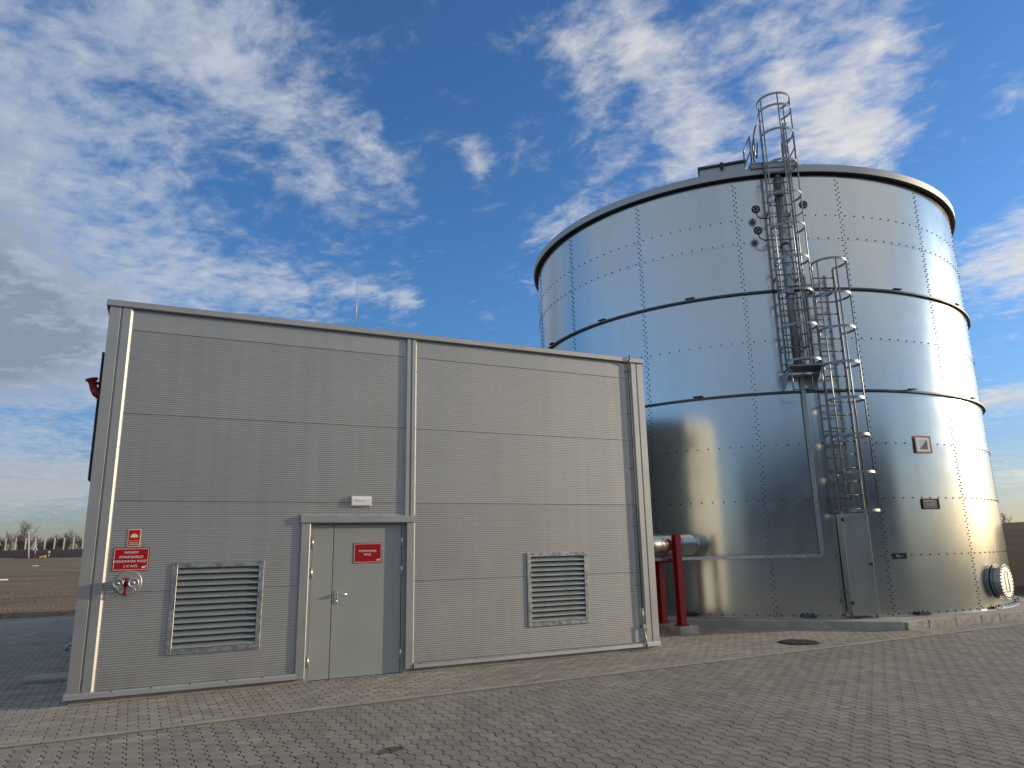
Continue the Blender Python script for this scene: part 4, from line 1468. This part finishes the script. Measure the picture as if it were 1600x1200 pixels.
def bare_tree(seed, h, spread, upright=0.75):
    """trunk and branch meshes of one leafless tree"""
    r_ = random.Random(seed)
    tr, br = MB(), MB()

    def grow(p, d, ln, rad, depth, m_):
        n = 3
        pts = [p]
        for i in range(n):
            d = (d + Vector((r_.gauss(0, 0.13), r_.gauss(0, 0.13), 0.05 * upright))).normalized()
            pts.append(pts[-1] + d * (ln / n))
        m_.tube(pts, rad, 5 if depth < 2 else 3, rad * 0.6, caps=False)
        if depth >= 4:
            return
        kids = (6, 5, 5, 4)[depth]
        for i in range(kids):
            t_ = 0.3 + 0.7 * (i + r_.random() * 0.7) / kids
            idx = min(n - 1, int(t_ * n))
            q = pts[idx].lerp(pts[idx + 1], min(1, t_ * n - idx))
            a = r_.random() * 2 * math.pi
            side = Vector((math.cos(a), math.sin(a), r_.uniform(0.0, 0.5)))
            nd = (d * upright + side * spread).normalized()
            grow(q, nd, ln * r_.uniform(0.45, 0.68), rad * 0.58, depth + 1, br)

    grow(Vector((0, 0, -0.2)), Vector((r_.gauss(0, 0.05), r_.gauss(0, 0.05), 1)), h * 0.55, h * 0.016, 0, tr)
    return tr, br


protos = []
for k, (h, sp) in enumerate(((9.0, 0.6), (7.5, 0.8), (8.0, 0.5), (6.5, 0.9))):
    a, b = bare_tree(40 + k, h, sp)
    for e in (a, b):
        f_ = h / 9.0
    protos.append((a.mesh('trunk', M['bark']), b.mesh('crown', M['twig'])))
pale = bare_tree(77, 12.0, 0.45)
pale = (pale[0].mesh('trunk', M['bark_pale']), pale[1].mesh('crown', M['bark_pale']))


def plant(meshes, loc_, sc_, rz, label, group=None):
    t_ = thing('bare_tree', label, 'tree', loc_, group, rz)
    t_.scale = (sc_, sc_, sc_)
    link('trunk', meshes[0], t_)
    link('crown', meshes[1], t_)
    return t_


rr = random.Random(11)
for i in range(60):
    x = -46 + i * 0.72 + rr.uniform(-0.6, 0.6)
    y = 176 + rr.uniform(-4, 22)
    plant(protos[i % 4], (x, y, 1.2), rr.uniform(0.62, 0.95), rr.uniform(0, 6), 'dark leafless tree in the row behind the far fence on the left', 'leafless trees behind the far fence')
plant(pale, (-26.6, 176, 1.2), 0.78, 0.7, 'pale leafless birch-like tree rising highest at the left picture edge', None)

# lamp, road sign and markers beyond the field
s = thing('street_lamp', 'pale street lamp standing at the far edge of the field', 'street lamp', (-22.2, 148, 1.45))
MB().tube([(0, 0, 0), (-0.45, 0, 4.9)], 0.11, 8, 0.07).build('pole', M['post'], s)
MB().bbox(-0.75, 0.05, -0.15, 0.15, 4.9, 5.06, 0.04).bbox(-0.9, -0.5, -0.15, 0.15, 4.55, 4.7, 0.04).build('lamp_head', M['plastic'], s)
s = thing('road_sign', 'small triangular road sign on a post beside the far street lamp', 'road sign', (-21.3, 148, 1.45))
MB().tube([(0, 0, 0), (0, 0, 2.0)], 0.05, 6).build('post', M['galv_dull'], s)
MB().add([(-0.42, -0.06, 1.45), (0.42, -0.06, 1.45), (0, -0.06, 2.2), (-0.42, -0.02, 1.45), (0.42, -0.02, 1.45), (0, -0.02, 2.2)], ((0, 1, 2), (5, 4, 3), (0, 3, 4, 1), (1, 4, 5, 2), (2, 5, 3, 0))).build('sign_face', M['white'], s)
MB().add([(-0.2, -0.075, 1.55), (0.2, -0.075, 1.55), (0, -0.075, 1.9)], ((0, 1, 2),)).build('sign_mark', M['navy'], s)
s = thing('marker_post', 'short white-topped marker post at the far field edge', 'marker post', (-19.1, 148, 1.40))
MB().tube([(0, 0, 0), (0, 0, 1.0)], 0.07, 6).build('post', M['galv_dull'], s)
MB().bbox(-0.14, 0.14, -0.10, 0.10, 1.0, 1.3, 0.03).build('cap', M['white'], s)
s = MB().bbox(-0.6, -0.02, -0.2, 0.2, -0.1, 0.42, 0.08).bbox(0.03, 0.5, -0.2, 0.2, -0.1, 0.55, 0.08).build('marker_block', M['yellow'])
s.location = (-20.0, 148, 1.42)
tag(s, 'pair of low yellow blocks at the far field edge', 'marker')
m_ = MB()
rp = [(-60, 141, 143.5), (-40, 142, 144.5), (-24, 144, 145.5)]
m_.add([(x, y0, terrain_z(x, y0) + 0.05) for x, y0, y1 in rp] + [(x, y1, terrain_z(x, y1) + 0.12) for x, y0, y1 in rp], ((0, 1, 4, 3), (1, 2, 5, 4)))
struct(m_.build('track', M['kerb']))
# scraps and clods on the field
for (x, y, w_, lab) in ((-8.3, 44, 0.35, 'white scrap lying on the brown field'), (-12.4, 86, 0.3, 'small pale scrap lying further out on the field')):
    m_ = MB().bbox(-w_ * 1.1, w_ * 1.1, -w_ * 0.5, w_ * 0.5, 0, w_ * 0.28, 0.03)
    o = m_.build('scrap', M['white'])
    o.location, o.rotation_euler[2] = (x, y, terrain_z(x, y) - 0.02), 0.3
    tag(o, lab, 'scrap')
m_ = MB()
rr = random.Random(5)
for i in range(2600):
    y = 15 + 70 * rr.random() ** 2
    x = -0.0923 * (y + 10) + rr.uniform(-6, 5) * (0.5 + y / 40)
    z = terrain_z(x, y)
    q = rr.uniform(0.015, 0.05) * (1 + y / 70)
    vs = [(x + q * rr.uniform(0.6, 1.3) * a, y + q * rr.uniform(0.6, 1.3) * b, z + q * c) for a, b, c in ((1, 0, 0), (0, 1, 0), (-1, 0, 0), (0, -1, 0), (0.1, 0, rr.uniform(0.4, 0.9)))]
    m_.add(vs, ((0, 1, 4), (1, 2, 4), (2, 3, 4), (3, 0, 4)))
struct(m_.build('soil_clods', M['soil']), 'stuff')

# mesh fence and earth bank at the right edge
FD = Vector((1.0, -0.15, 0)).normalized()
fo = Vector((22.95, 3.16, 0))
fence = thing('mesh_fence', 'welded wire mesh fence with pale posts beyond the right side of tank', 'fence', tuple(fo), rz=math.atan2(FD.y, FD.x))
pm = MB().bbox(-0.035, 0.035, -0.035, 0.035, 0, 2.15, 0.005).mesh('post', M['post'])
pn = MB()
for i in range(42):
    pn.tube([(0.061 * i, 0, 0.05), (0.061 * i, 0, 2.08)], 0.003, 3, caps=False)
for j in range(11):
    z = 0.06 + 0.2 * j
    pn.tube([(0, 0.006, z), (2.5, 0.006, z)], 0.004, 3, caps=False)
pn = pn.mesh('wire_panel', M['wire'])
for i in range(6):
    link('post', pm, fence, (2.55 * i, 0, 0))
    if i < 5:
        link('wire_panel', pn, fence, (2.55 * i + 0.025, 0, 0))
m_ = MB()
pr = [(0.5, -0.1), (1.2, 0.55), (2.6, 1.75), (3.6, 2.18), (6, 2.2), (9, 0.2)]
vs = []
for i in range(41):
    u = -4 + i * 0.9
    for (d, z) in pr:
        p = fo + FD * u + Vector((-FD.y, FD.x, 0)) * (d + 0.2 * vnoise(u * 1.3, d))
        vs.append((p.x, p.y, z + 0.10 * (vnoise(u * 2, d * 3) - 0.5)))
k = len(pr)
m_.add(vs, [(i * k + j, (i + 1) * k + j, (i + 1) * k + j + 1, i * k + j + 1) for i in range(40) for j in range(k - 1)], True)
struct(m_.build('soil_bank', M['bank']))
rr = random.Random(21)
for i in range(10):
    u = 4 + i * 4.2 + rr.uniform(-1, 1)
    p = fo + Vector((0.96, 0.28, 0)).normalized() * (u + 22) + Vector((-0.28, 0.96, 0)).normalized() * (16 + rr.uniform(0, 5))
    plant(protos[(i + 1) % 4], (p.x, p.y, 0.0), rr.uniform(0.55, 0.72), rr.uniform(0, 6), 'dark leafless tree behind the mesh fence at the right edge', 'leafless trees at the right edge')

# long hall across the yard behind the camera: it shows only as the dark band mirrored in the tank
hall = thing('warehouse_hall', 'long dark hall mirrored as a blurred dark band low in the tank', 'building', (-14, -80, 0))
MB().box(-66, 66, -30, 0, -0.1, 14.0).build('wall', M['hall'], hall)
MB().box(-66.3, 66.3, -30.3, 0.3, 14.0, 14.6).build('roof_edge', M['hall'], hall)
for i in range(9):
    MB().box(-60 + i * 14, -55.5 + i * 14, 0.003, 0.06, -0.1, 4.6).build('dock_door', M['galv_dull'], hall)
    f_ = MB().box(-61 + i * 14, -53 + i * 14, 0.003, 0.05, 10.6, 11.8).build('window', M['hall'], hall)
    MB().box(-60.8 + i * 14, -53.2 + i * 14, 0.055, 0.07, 10.75, 11.65).build('pane', M['glass'], f_)
